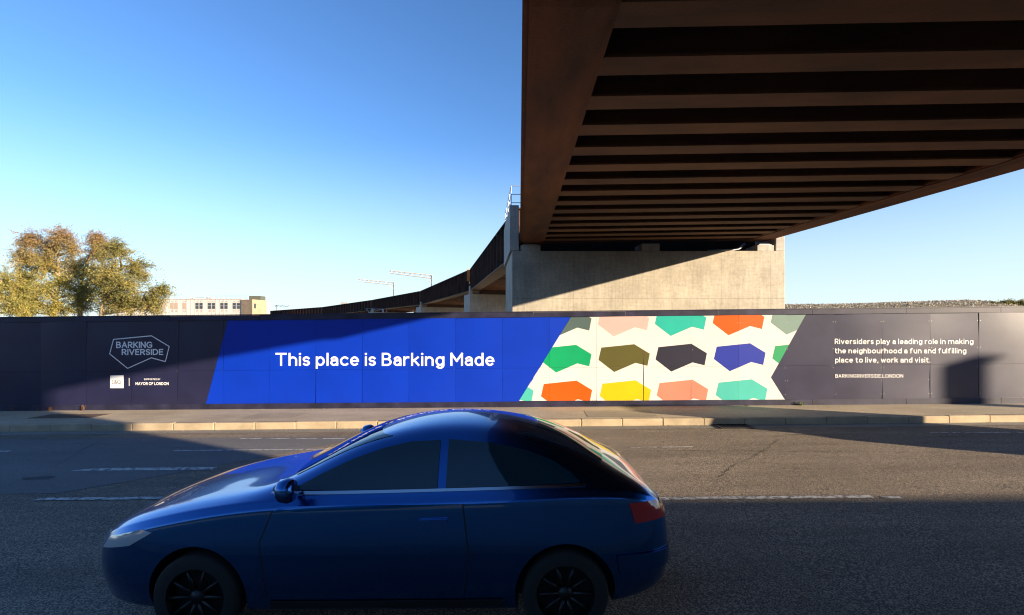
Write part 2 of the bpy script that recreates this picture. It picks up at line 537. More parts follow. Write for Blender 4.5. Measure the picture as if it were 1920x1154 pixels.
for (xa_, ya_, xb_, yb_) in ((-9.5, 10.2, -5.5, 9.6), (0.8, 9.2, 8.5, 8.7), (3.0, 7.4, 5.2, 9.9), (5.5, 10.3, 12.5, 10.15), (-7.5, 8.3, -8.4, 10.4)):
    b = MB(); n_ = 46; pts_ = []; dy_ = 0.0
    for k in range(n_ + 1):
        t = k / n_
        dy_ = dy_ * 0.85 + rc.gauss(0, 0.022)
        pts_.append((xa_ + (xb_ - xa_) * t + rc.gauss(0, 0.012), ya_ + (yb_ - ya_) * t + dy_))
    for k in range(n_):
        if rc.random() < 0.12: continue
        (x0, y0), (x1, y1) = pts_[k], pts_[k + 1]
        w0 = 0.007 * rc.uniform(0.5, 1.5)
        if abs(xb_ - xa_) > abs(yb_ - ya_): q = [(x0, y0 - w0), (x1, y1 - w0), (x1, y1 + w0), (x0, y0 + w0)]
        else: q = [(x0 - w0, y0), (x0 + w0, y0), (x1 + w0, y1), (x1 - w0, y1)][::1]
        b.poly([(x, y, ROADZ + 0.006 + G(x)) for x, y in q])
    tag(b.build('road_crack', M['iron'], fixn=False), kind='structure')
# inspection cover in the footway, left
b = MB()
for (x0, x1, y0, y1) in ((-11.75, -11.0, 12.35, 13.0), (-10.98, -10.2, 12.35, 13.0)):
    yz = lambda y: ZF0 + (ZF1 - ZF0) * (y - KERB1) / (15.2 - KERB1)
    b.hexa([(x0, y0, yz(y0) - .02 + G(x0)), (x1, y0, yz(y0) - .02 + G(x1)), (x1, y1, yz(y1) - .02 + G(x1)), (x0, y1, yz(y1) - .02 + G(x0)),
            (x0, y0, yz(y0) + .004 + G(x0)), (x1, y0, yz(y0) + .004 + G(x1)), (x1, y1, yz(y1) + .004 + G(x1)), (x0, y1, yz(y1) + .004 + G(x0))])
tag(b.build('inspection_cover', M['cover']), 'flat brown rusty double inspection cover set in the pavement', 'manhole cover')
# drain grate in the channel
gx0, gx1 = 4.52, 5.22
gr = empty('drain_grate', ((gx0 + gx1) / 2, 11.2, ROADZ + G(5)), 'dark iron slotted drain grate in the gutter below the kerb', 'drain')
b = MB()
for k in range(9):
    x = -0.33 + k * 0.0825
    b.box(x - 0.016, x + 0.016, -0.19, 0.19, 0.006, 0.02)
b.build('bar', M['iron'], gr).name = 'grate_bars'
b = MB()
for (x0, x1, y0, y1) in ((-0.37, 0.37, -0.22, -0.19), (-0.37, 0.37, 0.19, 0.22), (-0.37, -0.345, -0.19, 0.19), (0.345, 0.37, -0.19, 0.19)):
    b.box(x0, x1, y0, y1, 0.005, 0.022)
b.build('grate_frame', M['iron'], gr)

# ------------------------------------------------------------------ hoarding
HD, HS = 13.56, 0.0169
HTOP = 2.54


def hoard(px, py):            # photo pixel to hoarding coordinates (along, up from its foot)
    s = (px - 960) / FPX
    X = s * HD / (1 + HS * s)
    d = HD - HS * X
    return X, CAMH + (HOR - py) * d / FPX - ZF1 - 0.0099 * X


def on_hoard(X, z, off=0.0):
    return (X, HD - HS * X - off, ZF1 + 0.0099 * X + z)


def clip(poly, axis, val, keep_ge):
    out = []
    n = len(poly)
    for i in range(n):
        a, c = poly[i], poly[(i + 1) % n]
        ia = (a[axis] >= val) if keep_ge else (a[axis] <= val)
        ic = (c[axis] >= val) if keep_ge else (c[axis] <= val)
        if ia: out.append(a)
        if ia != ic:
            t = (val - a[axis]) / (c[axis] - a[axis])
            out.append((a[0] + (c[0] - a[0]) * t, a[1] + (c[1] - a[1]) * t))
    return out


def clip_rect(poly, x0, x1, z0, z1):
    for ax, v, ge in ((0, x0, True), (0, x1, False), (1, z0, True), (1, z1, False)):
        poly = clip(poly, ax, v, ge)
        if len(poly) < 3: return []
    return poly


def area(p):
    return 0.5 * sum(p[i][0] * p[(i + 1) % len(p)][1] - p[(i + 1) % len(p)][0] * p[i][1] for i in range(len(p)))


def clip_convex(poly, conv):
    """clip poly to a convex counter-clockwise polygon"""
    for i in range(len(conv)):
        ax, az = conv[i]; bx, bz = conv[(i + 1) % len(conv)]
        f = lambda p: (bx - ax) * (p[1] - az) - (bz - az) * (p[0] - ax)
        out = []
        for k in range(len(poly)):
            p, q = poly[k], poly[(k + 1) % len(poly)]
            fp, fq = f(p), f(q)
            if fp >= 0: out.append(p)
            if (fp >= 0) != (fq >= 0):
                t = fp / (fp - fq)
                out.append((p[0] + (q[0] - p[0]) * t, p[1] + (q[1] - p[1]) * t))
        poly = out
        if len(poly) < 3: return []
    return poly


def tris(poly):
    r = []
    for t in tessellate_polygon([[Vector((p[0], p[1], 0)) for p in poly]]):
        q = [poly[i] for i in t]
        if area(q) < 0: q.reverse()
        r.append(q)
    return r


# graphics, measured on the photograph
blue = [hoard(*p) for p in ((387, 757), (973, 752), (1073, 590), (429, 598))]
blue[0] = (blue[0][0] - 0.02, 0.10); blue[1] = (blue[1][0] - 0.03, 0.10)
white_a = [hoard(973, 752), hoard(1445, 708), hoard(1512, 589), hoard(1074, 590)]
wl = hoard(973, 752); wr1 = hoard(1445, 708); wr2 = hoard(1512, 588); wl2 = hoard(1075, 588); wb = hoard(1471, 750)
white_polys = [[wl, (wb[0], wl[1]), wb, wr1, wr2, wl2]]
# as convex pieces for clipping the shapes: left of the notch, its lower tip, and the slanting upper corner
topz = (wr2[1] + wl2[1]) / 2
white_convex = [[wl, (wr1[0], wl[1] - 0.02), (wr1[0], topz), wl2], [(wr1[0], wl[1] - 0.02), (wb[0] + 0.02, wb[1] - 0.02), wr1], [wr1, wr2, (wr1[0], topz)]]
Z4 = lambda x, y: hoard(960 + x / 3.4286, 560 + y / 3.4286)
blob_px = [(940, 313), (1152, 291), (1252, 352), (1237, 430), (1160, 411), (1023, 470), (922, 392)]
base_b = [Z4(*p) for p in blob_px]
o0 = base_b[1]
blob = [(p[0] - o0[0], p[1] - o0[1]) for p in base_b]
blobs = []
rows = [
    [((412, 68), 'slate'), ((782, 65), 'pink'), ((1148, 62), 'teal'), ((1520, 57), 'orange'), ((1894, 53), 'sage')],
    [((412, 298), 'green'), ((785, 294), 'olive'), ((1152, 291), 'ink'), ((1528, 288), 'royal'), ((1904, 284), 'mint')],
    [((40, 531), 'aqua'), ((415, 528), 'orange'), ((793, 526), 'yellow'), ((1160, 522), 'coral'), ((1540, 519), 'aqua')]]
for row in rows:
    for pos, c in row:
        ox, oz = Z4(*pos)
        blobs.append(([(p[0] + ox, p[1] + oz) for p in blob], c))

layers = []                         # (convex or triangle piece, material key, height)
for t in tris([(blue[0][0], blue[0][1]), (blue[1][0], blue[1][1]), blue[2], blue[3]]): layers.append((t, 'blue', 1))
for w in white_polys:
    for t in tris(w): layers.append((t, 'cream', 1))
for pl, c in blobs:
    for t in tris(pl):
        for cv in white_convex:
            q = clip_convex(t, cv)
            if len(q) > 2: layers.append((q, c, 2))

ho = empty('hoarding', on_hoard(0, 0), 'long navy site hoarding with blue, cream and multicoloured graphics along the pavement', 'hoarding')
OFF = Vector(ho.location)


def rel(p):
    return Vector(p) - OFF


PITCH, SEAM0 = 1.2466, -12.72
rnd = random.Random(11)
WARPS = []
SEAMZ = 1.06
for i in range(-5, 26):
    x0 = SEAM0 + i * PITCH; x1 = x0 + PITCH
    xc = (x0 + x1) / 2
    tilt = rnd.gauss(0, 0.0045); bul = rnd.gauss(0.003, 0.006); rip = rnd.uniform(0.001, 0.0045); ph = rnd.random() * 6; per = rnd.uniform(1.3, 2.0)
    lean = rnd.gauss(0, 0.002)
    tw = rnd.gauss(0, 0.0035)

    def warp(x, z, q=(xc, tilt, bul, rip, ph, per, lean, tw)):
        xc, tilt, bul, rip, ph, per, lean, tw = q
        u = (x - xc) / (PITCH / 2)
        return 0.012 + tilt * u + bul * math.cos(u * 1.571) + rip * math.sin(z * 6.28 / per + ph) * (0.6 + 0.4 * u) + lean * z + tw * u * (z - 1.2)
    WARPS.append((x0, x1, warp))
    mb = MB()
    keys = ['navy', 'edge']
    gx, gz = 6, 12
    for (za, zb) in ((0.165, SEAMZ - 0.002), (SEAMZ + 0.002, 2.415)):
        ra = (x0 + 0.0018, x1 - 0.0018, za, zb)
        todo = [([(ra[0], ra[2]), (ra[1], ra[2]), (ra[1], ra[3]), (ra[0], ra[3])], 'navy', 0)]
        for pl, c, h in layers:
            if max(p[0] for p in pl) < x0 or min(p[0] for p in pl) > x1: continue
            todo.append((pl, c, h))
        nz = 6
        for pl, c, h in todo:
            if c not in keys: keys.append(c)
            mi = keys.index(c)
            for a in range(gx):
                xa = ra[0] + (ra[1] - ra[0]) * a / gx; xb = ra[0] + (ra[1] - ra[0]) * (a + 1) / gx
                for q in range(nz):
                    qa = za + (zb - za) * q / nz; qb = za + (zb - za) * (q + 1) / nz
                    cc = clip_rect(pl, xa, xb, qa, qb)
                    if len(cc) > 2 and abs(area(cc)) > 1e-6:
                        mb.poly([rel(on_hoard(x, z, warp(x, z) + h * 0.0016)) for x, z in cc], mi)
    # board body behind the face, its raw edge showing in the joints
    bx = [rel(on_hoard(x, z, o_)) for z in (0.0, 2.5) for x, o_ in ((x0, -0.012), (x1, -0.012), (x1, -0.03), (x0, -0.03))]
    mb.hexa(bx, 1)
    kb = len(keys); keys.append('bolt')
    if xc > 5:
        for zz in (0.30, 0.66, 1.0, 1.5, 2.2):
            for xx in (x0 + 0.035, x1 - 0.035):
                if rnd.random() < 0.7:
                    mb.poly([rel(on_hoard(xx + math.cos(a) * 0.009, zz + math.sin(a) * 0.009, warp(xx, zz) + 0.004)) for a in [k * 1.047 for k in range(6)]], kb)
    p_ = mb.build('panel', [M[k] for k in keys], ho, smooth=True, merge=True)
# rails above and below, in lengths
b = MB(); b2 = MB(); b3 = MB()
x = SEAM0 - 5 * PITCH
while x < SEAM0 + 26 * PITCH - 0.1:
    xe = x + 2.44
    j = rnd.uniform(-0.003, 0.003)
    for (bb, z0, z1, off) in ((b, 2.405, HTOP + j, 0.034 + rnd.uniform(-.002, .002)), (b2, -0.03, 0.172 + j, 0.038 + rnd.uniform(-.002, .002))):
        bb.hexa([rel(on_hoard(xx, z, o_)) for z in (z0, z1) for xx, o_ in ((x, off), (xe - 0.004, off), (xe - 0.004, 0.001), (x, 0.001))])
    x = xe
b.build('top_rail', M['navy_rail'], ho, bevel=0.004)
b2.build('base_board', M['navy_rail'], ho, bevel=0.004)
b3.hexa([rel(on_hoard(xx, z, o_)) for z in (HTOP + 0.002, HTOP + 0.022) for xx, o_ in ((-18.9, 0.045), (19.6, 0.045), (19.6, -0.03), (-18.9, -0.03))])
b3.build('coping_strip', M['navy_rail'], ho)


def face(X, Z):
    best = None
    for x0, x1, w in WARPS:
        if x0 - 0.10 <= X <= x1 + 0.10:
            v = w(max(x0, min(x1, X)), Z)
            best = v if best is None else max(best, v)
    return 0.012 if best is None else best


# ---- a plain rounded sans drawn as strokes (caps 1 high, small letters 0.68), so that the boards carry their own lettering
def arc(cx, cy, rx, ry, a0, a1):
    n_ = max(4, int(abs(a1 - a0) / 15))
    return [(cx + rx * math.cos(R(a0 + (a1 - a0) * i / n_)), cy + ry * math.sin(R(a0 + (a1 - a0) * i / n_))) for i in range(n_ + 1)]


XH = 0.68
_el = lambda cx, rx=0.25, cy=0.34, ry=0.34: arc(cx, cy, rx, ry, 90, 450)
_arch = lambda x: arc(x + 0.24, 0.40, 0.24, 0.28, 180, 0) + [(x + 0.48, 0)]
_S = lambda w, h: arc(w / 2, h * 0.75, w / 2, h * 0.25, 30, 270)[:-1] + arc(w / 2, h * 0.25, w / 2, h * 0.25, 90, -150)
_P = [(0, 0), (0, 1), (0.28, 1)] + arc(0.28, 0.73, 0.26, 0.27, 90, -90) + [(0, 0.46)]
GL = {
    'T': [[(0, 1), (0.68, 1)], [(0.34, 1), (0.34, 0)]], 'h': [[(0, 1), (0, 0)], _arch(0)], 'i': [[(0, XH), (0, 0)], '.96'],
    's': [_S(0.38, XH)], 'p': [[(0, XH), (0, -0.26)], _el(0.26)], 'l': [[(0, 1), (0, 0)]],
    'a': [arc(0.22, 0.47, 0.21, 0.21, 155, 0) + [(0.43, 0)], [(0.43, 0.40), (0.2, 0.40)] + arc(0.19, 0.20, 0.19, 0.20, 90, 270) + [(0.24, 0), (0.43, 0.14)]],
    'c': [arc(0.27, 0.34, 0.27, 0.34, 48, 312)], 'e': [[(0.01, 0.35), (0.50, 0.35)] + arc(0.255, 0.34, 0.25, 0.34, 2, 312)[0:]],
    'B': [[(0, 0), (0, 1), (0.28, 1)] + arc(0.28, 0.76, 0.23, 0.24, 90, -90) + [(0, 0.52)], [(0.28, 0.52)] + arc(0.31, 0.26, 0.26, 0.26, 90, -90) + [(0, 0)]],
    'r': [[(0, XH), (0, 0)], arc(0.25, 0.38, 0.25, 0.30, 180, 80)], 'k': [[(0, 1), (0, 0)], [(0.42, XH), (0.04, 0.32)], [(0.15, 0.42), (0.46, 0)]],
    'n': [[(0, XH), (0, 0)], _arch(0)], 'g': [_el(0.25), [(0.5, XH), (0.5, -0.02)] + arc(0.26, -0.02, 0.24, 0.24, 0, -145)],
    'M': [[(0, 0), (0, 1), (0.38, 0.36), (0.76, 1), (0.76, 0)]], 'd': [_el(0.25), [(0.5, 1), (0.5, 0)]],
    'R': [_P, [(0.25, 0.46), (0.56, 0)]], 'P': [_P], 'v': [[(0, XH), (0.24, 0), (0.48, XH)]], 'o': [_el(0.27, 0.27)],
    'y': [[(0, XH), (0.25, 0.03)], [(0.50, XH), (0.20, -0.20), (0.04, -0.27)]],
    'm': [[(0, XH), (0, 0)], _arch(0), _arch(0.48)], 'u': [[(0, XH), (0, 0.28)] + arc(0.25, 0.28, 0.25, 0.28, 180, 360), [(0.5, XH), (0.5, 0)]],
    'b': [[(0, 1), (0, 0)], _el(0.25)], 'f': [arc(0.30, 0.80, 0.19, 0.20, 65, 180) + [(0.11, 0)], [(0, XH), (0.30, XH)]],
    't': [[(0.10, 0.90), (0.10, 0.18)] + arc(0.28, 0.18, 0.18, 0.18, 180, 285), [(0, XH), (0.32, XH)]],
    'w': [[(0, XH), (0.18, 0), (0.36, 0.62), (0.54, 0), (0.72, XH)]], ',': [[(0.05, 0.04), (0, -0.16)]], '.': ['0.0'],
    'A': [[(0, 0), (0.34, 1), (0.68, 0)], [(0.12, 0.33), (0.56, 0.33)]], 'K': [[(0, 1), (0, 0)], [(0.54, 1), (0.05, 0.46)], [(0.17, 0.58), (0.58, 0)]],
    'I': [[(0, 1), (0, 0)]], 'N': [[(0, 0), (0, 1), (0.60, 0), (0.60, 1)]], 'G': [arc(0.40, 0.5, 0.40, 0.5, 45, 318) + [(0.72, 0.46), (0.44, 0.46)]],
    'V': [[(0, 1), (0.32, 0), (0.64, 1)]], 'E': [[(0.46, 1), (0, 1), (0, 0), (0.46, 0)], [(0, 0.52), (0.40, 0.52)]], 'S': [_S(0.48, 1.0)],
    'D': [[(0, 0), (0, 1), (0.24, 1)] + arc(0.24, 0.5, 0.42, 0.5, 90, -90) + [(0, 0)]], 'U': [[(0, 1), (0, 0.3)] + arc(0.30, 0.3, 0.30, 0.3, 180, 360) + [(0.60, 1)]],
    'O': [_el(0.42, 0.42, 0.5, 0.5)], 'Q': [_el(0.42, 0.42, 0.5, 0.5), [(0.50, 0.25), (0.88, -0.03)]], 'Y': [[(0, 1), (0.32, 0.46), (0.64, 1)], [(0.32, 0.46), (0.32, 0)]],
    'F': [[(0.46, 1), (0, 1), (0, 0)], [(0, 0.50), (0.40, 0.50)]], 'L': [[(0, 1), (0, 0), (0.44, 0)]],
    '&': [[(0.66, 0), (0.16, 0.64)] + arc(0.29, 0.80, 0.17, 0.20, 205, -40) + [(0.12, 0.42)] + arc(0.26, 0.23, 0.24, 0.23, 135, 330) + [(0.68, 0.48)]],
}


def text(body, px0, px1, py_base, py_cap, mat, name='lettering', hw=0.08, off=0.0026, gap=0.13, space=0.30, desc='white lettering'):
    """one vinyl word after another, stuck to the boards; hw is half the stroke, in cap heights"""
    X0, Z0 = hoard(px0, py_base); X1, Z1 = hoard(px1, py_base); Zc = hoard(px0, py_cap)[1]
    cap = Zc - Z0
    ky = 1 - 2 * hw
    fy = lambda y: hw + y * ky
    pos, x = [], 0.0
    for wd in body.split(' '):
        w0 = []
        for ch in wd:
            st = GL[ch]
            wid = max([0] + [p[0] for s in st if not isinstance(s, str) for p in s])
            w0.append((ch, x)); x += wid + 2 * hw + gap
        pos.append((wd, w0)); x += space
    total = x - space - gap
    sx = (X1 - X0) / total
    rise = (Z1 - Z0) / (X1 - X0)
    for wd, chars in pos:
        mw = MB(); lay = 0

        def put(pts):
            pl = [(X0 + (px_ + hw) * sx, 0) for px_, _ in pts]
            mw.poly([rel(on_hoard(a[0], Z0 + rise * (a[0] - X0) + p[1] * cap, off + lay * 0.0001 + face(a[0], Z0 + p[1] * cap))) for a, p in zip(pl, pts)])
        for ch, cx in chars:
            for s in GL[ch]:
                lay = (lay + 1) % 9
                if isinstance(s, str):
                    r = hw * 1.22; yy = fy(float(s)) + (0.02 if ch == 'i' else 0.02)
                    put([(cx + r * math.cos(R(k * 30)), yy + r * math.sin(R(k * 30))) for k in range(12)])
                    continue
                pts = [Vector((cx + p[0], fy(p[1]))) for p in s]
                pts = [p for i, p in enumerate(pts) if i == 0 or (p - pts[i - 1]).length > 1e-4]
                runs, cur = [], [pts[0]]
                for i in range(1, len(pts)):
                    cur.append(pts[i])
                    if i < len(pts) - 1 and (pts[i] - pts[i - 1]).angle(pts[i + 1] - pts[i]) > R(34):
                        runs.append(cur); cur = [pts[i]]
                runs.append(cur)
                closed = len(runs) == 1 and (pts[0] - pts[-1]).length < 1e-3
                for rn_ in runs:
                    lay = (lay + 1) % 9
                    L_, Rr = [], []
                    m_ = len(rn_)
                    for i, p in enumerate(rn_):
                        a = rn_[i - 1] if i else (rn_[-2] if closed else None)
                        c = rn_[i + 1] if i < m_ - 1 else (rn_[1] if closed else None)
                        d0 = (p - a).normalized() if a is not None else None
                        d1 = (c - p).normalized() if c is not None else None
                        q = p
                        if d0 is None: t = d1; q = p - t * hw * 0.98
                        elif d1 is None: t = d0; q = p + t * hw * 0.98
                        else: t = (d0 + d1).normalized()
                        k_ = 1.0 if (d0 is None or d1 is None) else 1 / max(0.8, t.dot(d0))
                        nn = Vector((-t.y, t.x)) * hw * k_
                        L_.append(q + nn); Rr.append(q - nn)
                    for i in range(m_ - 1):
                        put([Rr[i], Rr[i + 1], L_[i + 1], L_[i]])
        o = mw.build(name, M[mat], ho, merge=False)
        o['label'] = desc + ' ' + wd


text('This place is Barking Made', 517, 927, 686.3, 662, 'letter', hw=0.072, off=0.004, desc='large white word')
text('BARKING', 218.5, 286.5, 653, 641, 'letter_grey', hw=0.085, gap=0.10, desc='silver upper logo word')
text('RIVERSIDE', 229, 307, 666, 654.7, 'letter_grey', hw=0.085, gap=0.10, desc='silver lower logo word')
text('SUPPORTED BY', 271, 301.5, 713, 709.9, 'letter', hw=0.085, gap=0.22, desc='tiny white word')
text('MAYOR OF LONDON', 255, 317, 722.3, 716.8, 'letter', hw=0.09, gap=0.12, desc='bold white word')
text('Riversiders play a leading role in making', 1564.5, 1824, 645.5, 635.6, 'letter', hw=0.062, gap=0.16, desc='first line word')
text('the neighbourhood a fun and fulfilling', 1564.5, 1811, 662.9, 653, 'letter', hw=0.062, gap=0.16, desc='second line word')
text('place to live, work and visit.', 1565, 1743.5, 680.1, 670.2, 'letter', hw=0.062, gap=0.16, desc='third line word')
text('BARKINGRIVERSIDE.LONDON', 1565.5, 1692.5, 708.4, 701.9, 'letter', hw=0.055, gap=0.20, desc='small web address')
text('L&Q', 211.3, 227.7, 720, 712.6, 'ink', name='square_lettering', hw=0.055, off=0.012, gap=0.05, desc='dark blue letters')
b = MB()
LF = face(*hoard(219, 716))
q = [hoard(207.6, 728), hoard(231.8, 728), hoard(231.8, 704.2), hoard(207.6, 704.2)]
b.hexa([rel(on_hoard(x, z, o_)) for x, z, o_ in ((q[0][0], q[0][1], LF + .009), (q[1][0], q[1][1], LF + .009), (q[1][0], q[1][1], 0.004), (q[0][0], q[0][1], 0.004),
                                                   (q[3][0], q[3][1], LF + .009), (q[2][0], q[2][1], LF + .009), (q[2][0], q[2][1], 0.004), (q[3][0], q[3][1], 0.004))])
b.build('logo_square', M['letter'], ho)
b = MB()
q = [hoard(242.6, 723.8), hoard(243.7, 723.8), hoard(243.7, 709), hoard(242.6, 709)]
b.poly([rel(on_hoard(x, z, 0.006 + face(x, z))) for x, z in q])
b.build('divider_line', M['letter'], ho)
# outline of the logo
Zl = lambda x, y: hoard(180 + x / 8.878, 610 + y / 8.878)
lg = [Zl(*p) for p in ((300, 237), (935, 178), (1228, 355), (1163, 607), (932, 543), (533, 720), (237, 477))]
b = MB()
n = len(lg)
hw = 0.0115
for i in range(n):
    a, c = Vector(lg[i]), Vector(lg[(i + 1) % n])
    t = (c - a).normalized(); nn = Vector((-t.y, t.x)) * hw
    for k in range(8):
        p0_, p1_ = a.lerp(c, k / 8), a.lerp(c, (k + 1) / 8)
        b.poly([rel(on_hoard(v.x, v.y, 0.006 + face(v.x, v.y))) for v in (p0_ - nn, p1_ - nn, p1_ + nn, p0_ + nn)])
    b.poly([rel(on_hoard(a.x + hw * math.cos(k * 0.785), a.y + hw * math.sin(k * 0.785), 0.0065 + face(a.x, a.y))) for k in range(8)])
b.build('logo_outline', M['letter_grey'], ho, fixn=False)

# ------------------------------------------------------------------ main bridge span
GZ = lambda y: 5.67 - 0.022 * (20.4 - max(y, 5.0)) + 0.08 * max(0.0, 5.0 - max(y, -1))           # underside level of the span
Y0, Y1 = -5.2, 21.15
LX = lambda y: 0.32 - 0.0142 * (20.4 - y)       # outer edge of the left girder
HN = lambda y: 0.15 + 0.045 * max(0.0, 10.5 - max(y, 2.0))    # the right girder hangs a little higher, its unseen near end raised to shape the hoarding shadow
RX = lambda y: 10.55 + 0.046 * (20.4 - y)       # outer edge of the right girder
WF = 0.965
GD = 2.1
br = empty('bridge_span', (5.5, 8, GZ(8)), 'rust brown steel railway bridge span passing overhead on the right', 'bridge')
BO = Vector(br.location)
ysamp = [Y0, -1, 2, 5, 7, 10.5, 13, 17, Y1]


def strip(mb, xa, xb, za, zb, ys_, mi=0, lift=None, lift_l=None):
    """a bar running along the bridge; xa, xb give its sides, za, zb its heights over the underside"""
    for i in range(len(ys_) - 1):
        a, c = ys_[i], ys_[i + 1]
        fa, fc = (GZ(a), GZ(c))
        ra, rc = (fa + lift(a), fc + lift(c)) if lift else (fa, fc)
        if lift_l: fa, fc = fa + lift_l(a), fc + lift_l(c)
        mb.hexa([Vector(p) - BO for p in ((xa(a), a, fa + za), (xb(a), a, ra + za), (xb(c), c, rc + za), (xa(c), c, fc + za),
                                           (xa(a), a, fa + zb), (xb(a), a, ra + zb), (xb(c), c, rc + zb), (xa(c), c, fc + zb))], mi)


for side in (0, 1):
    mb = MB()
    if side == 0:
        o_ = lambda t: (lambda y: LX(y) + t)
    else:
        o_ = lambda t: (lambda y: RX(y) - t)
    A = lambda t0, t1, z0, z1: strip(mb, o_(t0) if side == 0 else o_(t1), o_(t1) if side == 0 else o_(t0), z0, z1, ysamp, 0, HN if side else None, HN if side else None)
    A(0.0, WF, 0.0, 0.055)
    A(0.07, WF - 0.07, -0.03, -0.001)            # cover plate welded under the flange
    A(WF / 2 - 0.02, WF / 2 + 0.02, 0.056, GD - 0.056)
    A(0.08, WF - 0.08, GD - 0.055, GD)
    y = Y0 + 0.6
    while y < Y1:                               # stiffeners on the outer face
        t0, t1 = (0.06, WF / 2 - 0.021)
        strip(mb, o_(t0) if side == 0 else o_(t1), o_(t1) if side == 0 else o_(t0), 0.057, GD - 0.057, [y, y + 0.025], 0, HN if side else None, HN if side else None)
        y += 1.9
    mb.build('main_girder', M['corten'], br)
deckz = 0.98
k0 = -9
for k in range(k0, 15):
    yl = 5.20 + 1.055 * k
    if yl < Y0 + 0.4 or yl > 20.2: continue
    mb = MB()
    ya, yb = yl, yl - 0.006 * 9.5
    xa, xb = LX(ya) + WF + 0.002, RX(yb) - WF - 0.002
    za, zb = GZ(ya) + 0.004, GZ(ya) + (HN(ya) + 0.02 if k < 0 else 0.12 + 0.012 * max(0.0, 8.0 - ya))

    def bar(hw, z0, z1):
        mb.hexa([Vector(p) - BO for p in ((xa, ya - hw, za + z0), (xb, yb - hw, zb + z0), (xb, yb + hw, zb + z0), (xa, ya + hw, za + z0),
                                           (xa, ya - hw, za + z1), (xb, yb - hw, zb + z1), (xb, yb + hw, zb + z1), (xa, ya + hw, za + z1))])
    bar(0.215, 0.0, 0.035)
    bar(0.012, 0.036, 0.80)
    bar(0.16, 0.801, 0.83)
    mb.build('cross_beam', M['corten_beam'], br)
mb = MB()
strip(mb, lambda y: LX(y) + WF / 2 + 0.03, lambda y: RX(y) - WF / 2 - 0.03, 0.93, 1.15, ysamp, 0, HN)
mb.build('deck_slab', M['deck'], br)
mb = MB()                                       # deep end beam above the bearings
strip(mb, lambda y: LX(y) + WF, lambda y: RX(y) - WF, 0.02, 0.925, [Y1 - 0.30, Y1 - 0.02], 0, HN)
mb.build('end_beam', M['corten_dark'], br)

# ------------------------------------------------------------------ pier across the road
PY = 20.5
pr = empty('bridge_pier', (5.5, PY, 0), 'broad pale concrete pier under the near bridge span', 'pier')
PO = Vector(pr.location)
SK = -0.062                                       # the sides swing left as they go back
SH = 5.33


def plan(x0, x1, y0, y1):
    return [(x0 + SK * (y0 - PY) - PO.x, y0 - PO.y), (x1 + SK * (y0 - PY) - PO.x, y0 - PO.y), (x1 + SK * (y1 - PY) - PO.x, y1 - PO.y), (x0 + SK * (y1 - PY) - PO.x, y1 - PO.y)]


# the joints of the concrete pattern are laid out in the pier's own coordinates
b = MB(); b.prism(plan(0.0, 10.98, PY, PY + 5.1), -0.3, SH); b.build('pier_wall', M['concrete'], pr, bevel=0.025)
for x0, x1 in ((-0.09, 0.275), (10.62, 10.985)):
    b = MB(); b.prism(plan(x0, x1, PY - 0.02 if x0 < 1 else PY + 0.02, PY + 5.1), SH + 0.003, 7.17); b.build('cheek_wall', M['concrete_plain'], pr, bevel=0.02)
for x0, x1 in ((0.35, 1.15), (5.22, 5.95), (9.88, 10.55)):
    b = MB(); b.prism(plan(x0, x1, PY + 0.03, PY + 0.95), SH + 0.002, SH + 0.235 if x0 != 5.22 else SH + 0.30); b.build('bearing_plinth', M['concrete_plain'], pr, bevel=0.015)
for x0, x1 in ((0.44, 1.06), (9.96, 10.47)):
    b = MB(); b.prism(plan(x0, x1, PY + 0.05, PY + 0.75), SH + 0.238, SH + 0.27); b.prism(plan(x0 + 0.05, x1 - 0.05, PY + 0.10, PY + 0.7), SH + 0.271, SH + 0.30)
    b.build('bearing', M['galv'], pr)
b = MB(); b.prism(plan(0.42, 10.45, PY + 1.25, PY + 1.55), SH + 0.002, SH + 1.3); b.build('back_wall', M['deck'], pr)  # recess shade put into this wall's near-black colour
rail = MB()
ztop = 7.17
c0 = Vector((0.02 - PO.x, PY + 0.1 - PO.y, ztop))
posts = [(-0.03 + SK * t, PY + 0.1 + t) for t in (0.0, 1.2, 2.4, 3.6, 4.8)]
for x, y in posts:
    rail.tube([(x - PO.x, y - PO.y, ztop), (x - PO.x, y - PO.y, ztop + 0.80)], 0.017)
for h in (0.12, 0.46, 0.80):
    rail.tube([(posts[0][0] - PO.x, posts[0][1] - PO.y, ztop + h), (posts[-1][0] - PO.x, posts[-1][1] - PO.y, ztop + h)], 0.015)
    rail.tube([(posts[0][0] - PO.x, posts[0][1] - PO.y, ztop + h), (posts[0][0] + 1.0 - PO.x, posts[0][1] - PO.y, ztop + h)], 0.015)
rail.build('handrail', M['galv'], pr)

mb = MB()
mb.tube([(9.75 - PO.x, 0.9, SH + 0.42), (9.62 - PO.x, 0.7, SH + 0.36), (9.35 - PO.x, 0.6, SH + 0.14), (8.6 - PO.x, 0.6, SH + 0.09), (8.1 - PO.x, 0.6, SH + 0.08)], 0.055, 10)
mb.build('drain_pipe', M['galv'], pr, smooth=True)

# ------------------------------------------------------------------ curved viaduct beyond
J = [(0.12, 22.2, 5.42), (-4.1, 49.0, 5.92), (-13.9, 77.0, 6.0), (-28.4, 103.0, 6.2), (-47.1, 126.5, 5.85), (-69.0, 146.5, 5.7), (-94.0, 163.0, 5.4)]
vp_desc = ['first rust brown viaduct span behind the big pier', 'second dark viaduct span left of the orange joint plate',
           'third viaduct span below the pair of white masts', 'fourth viaduct span, long and low, left of the masts',
           'fifth and most distant viaduct span beside the office block', 'farthest viaduct span mostly behind the office block']
DW = 10.2


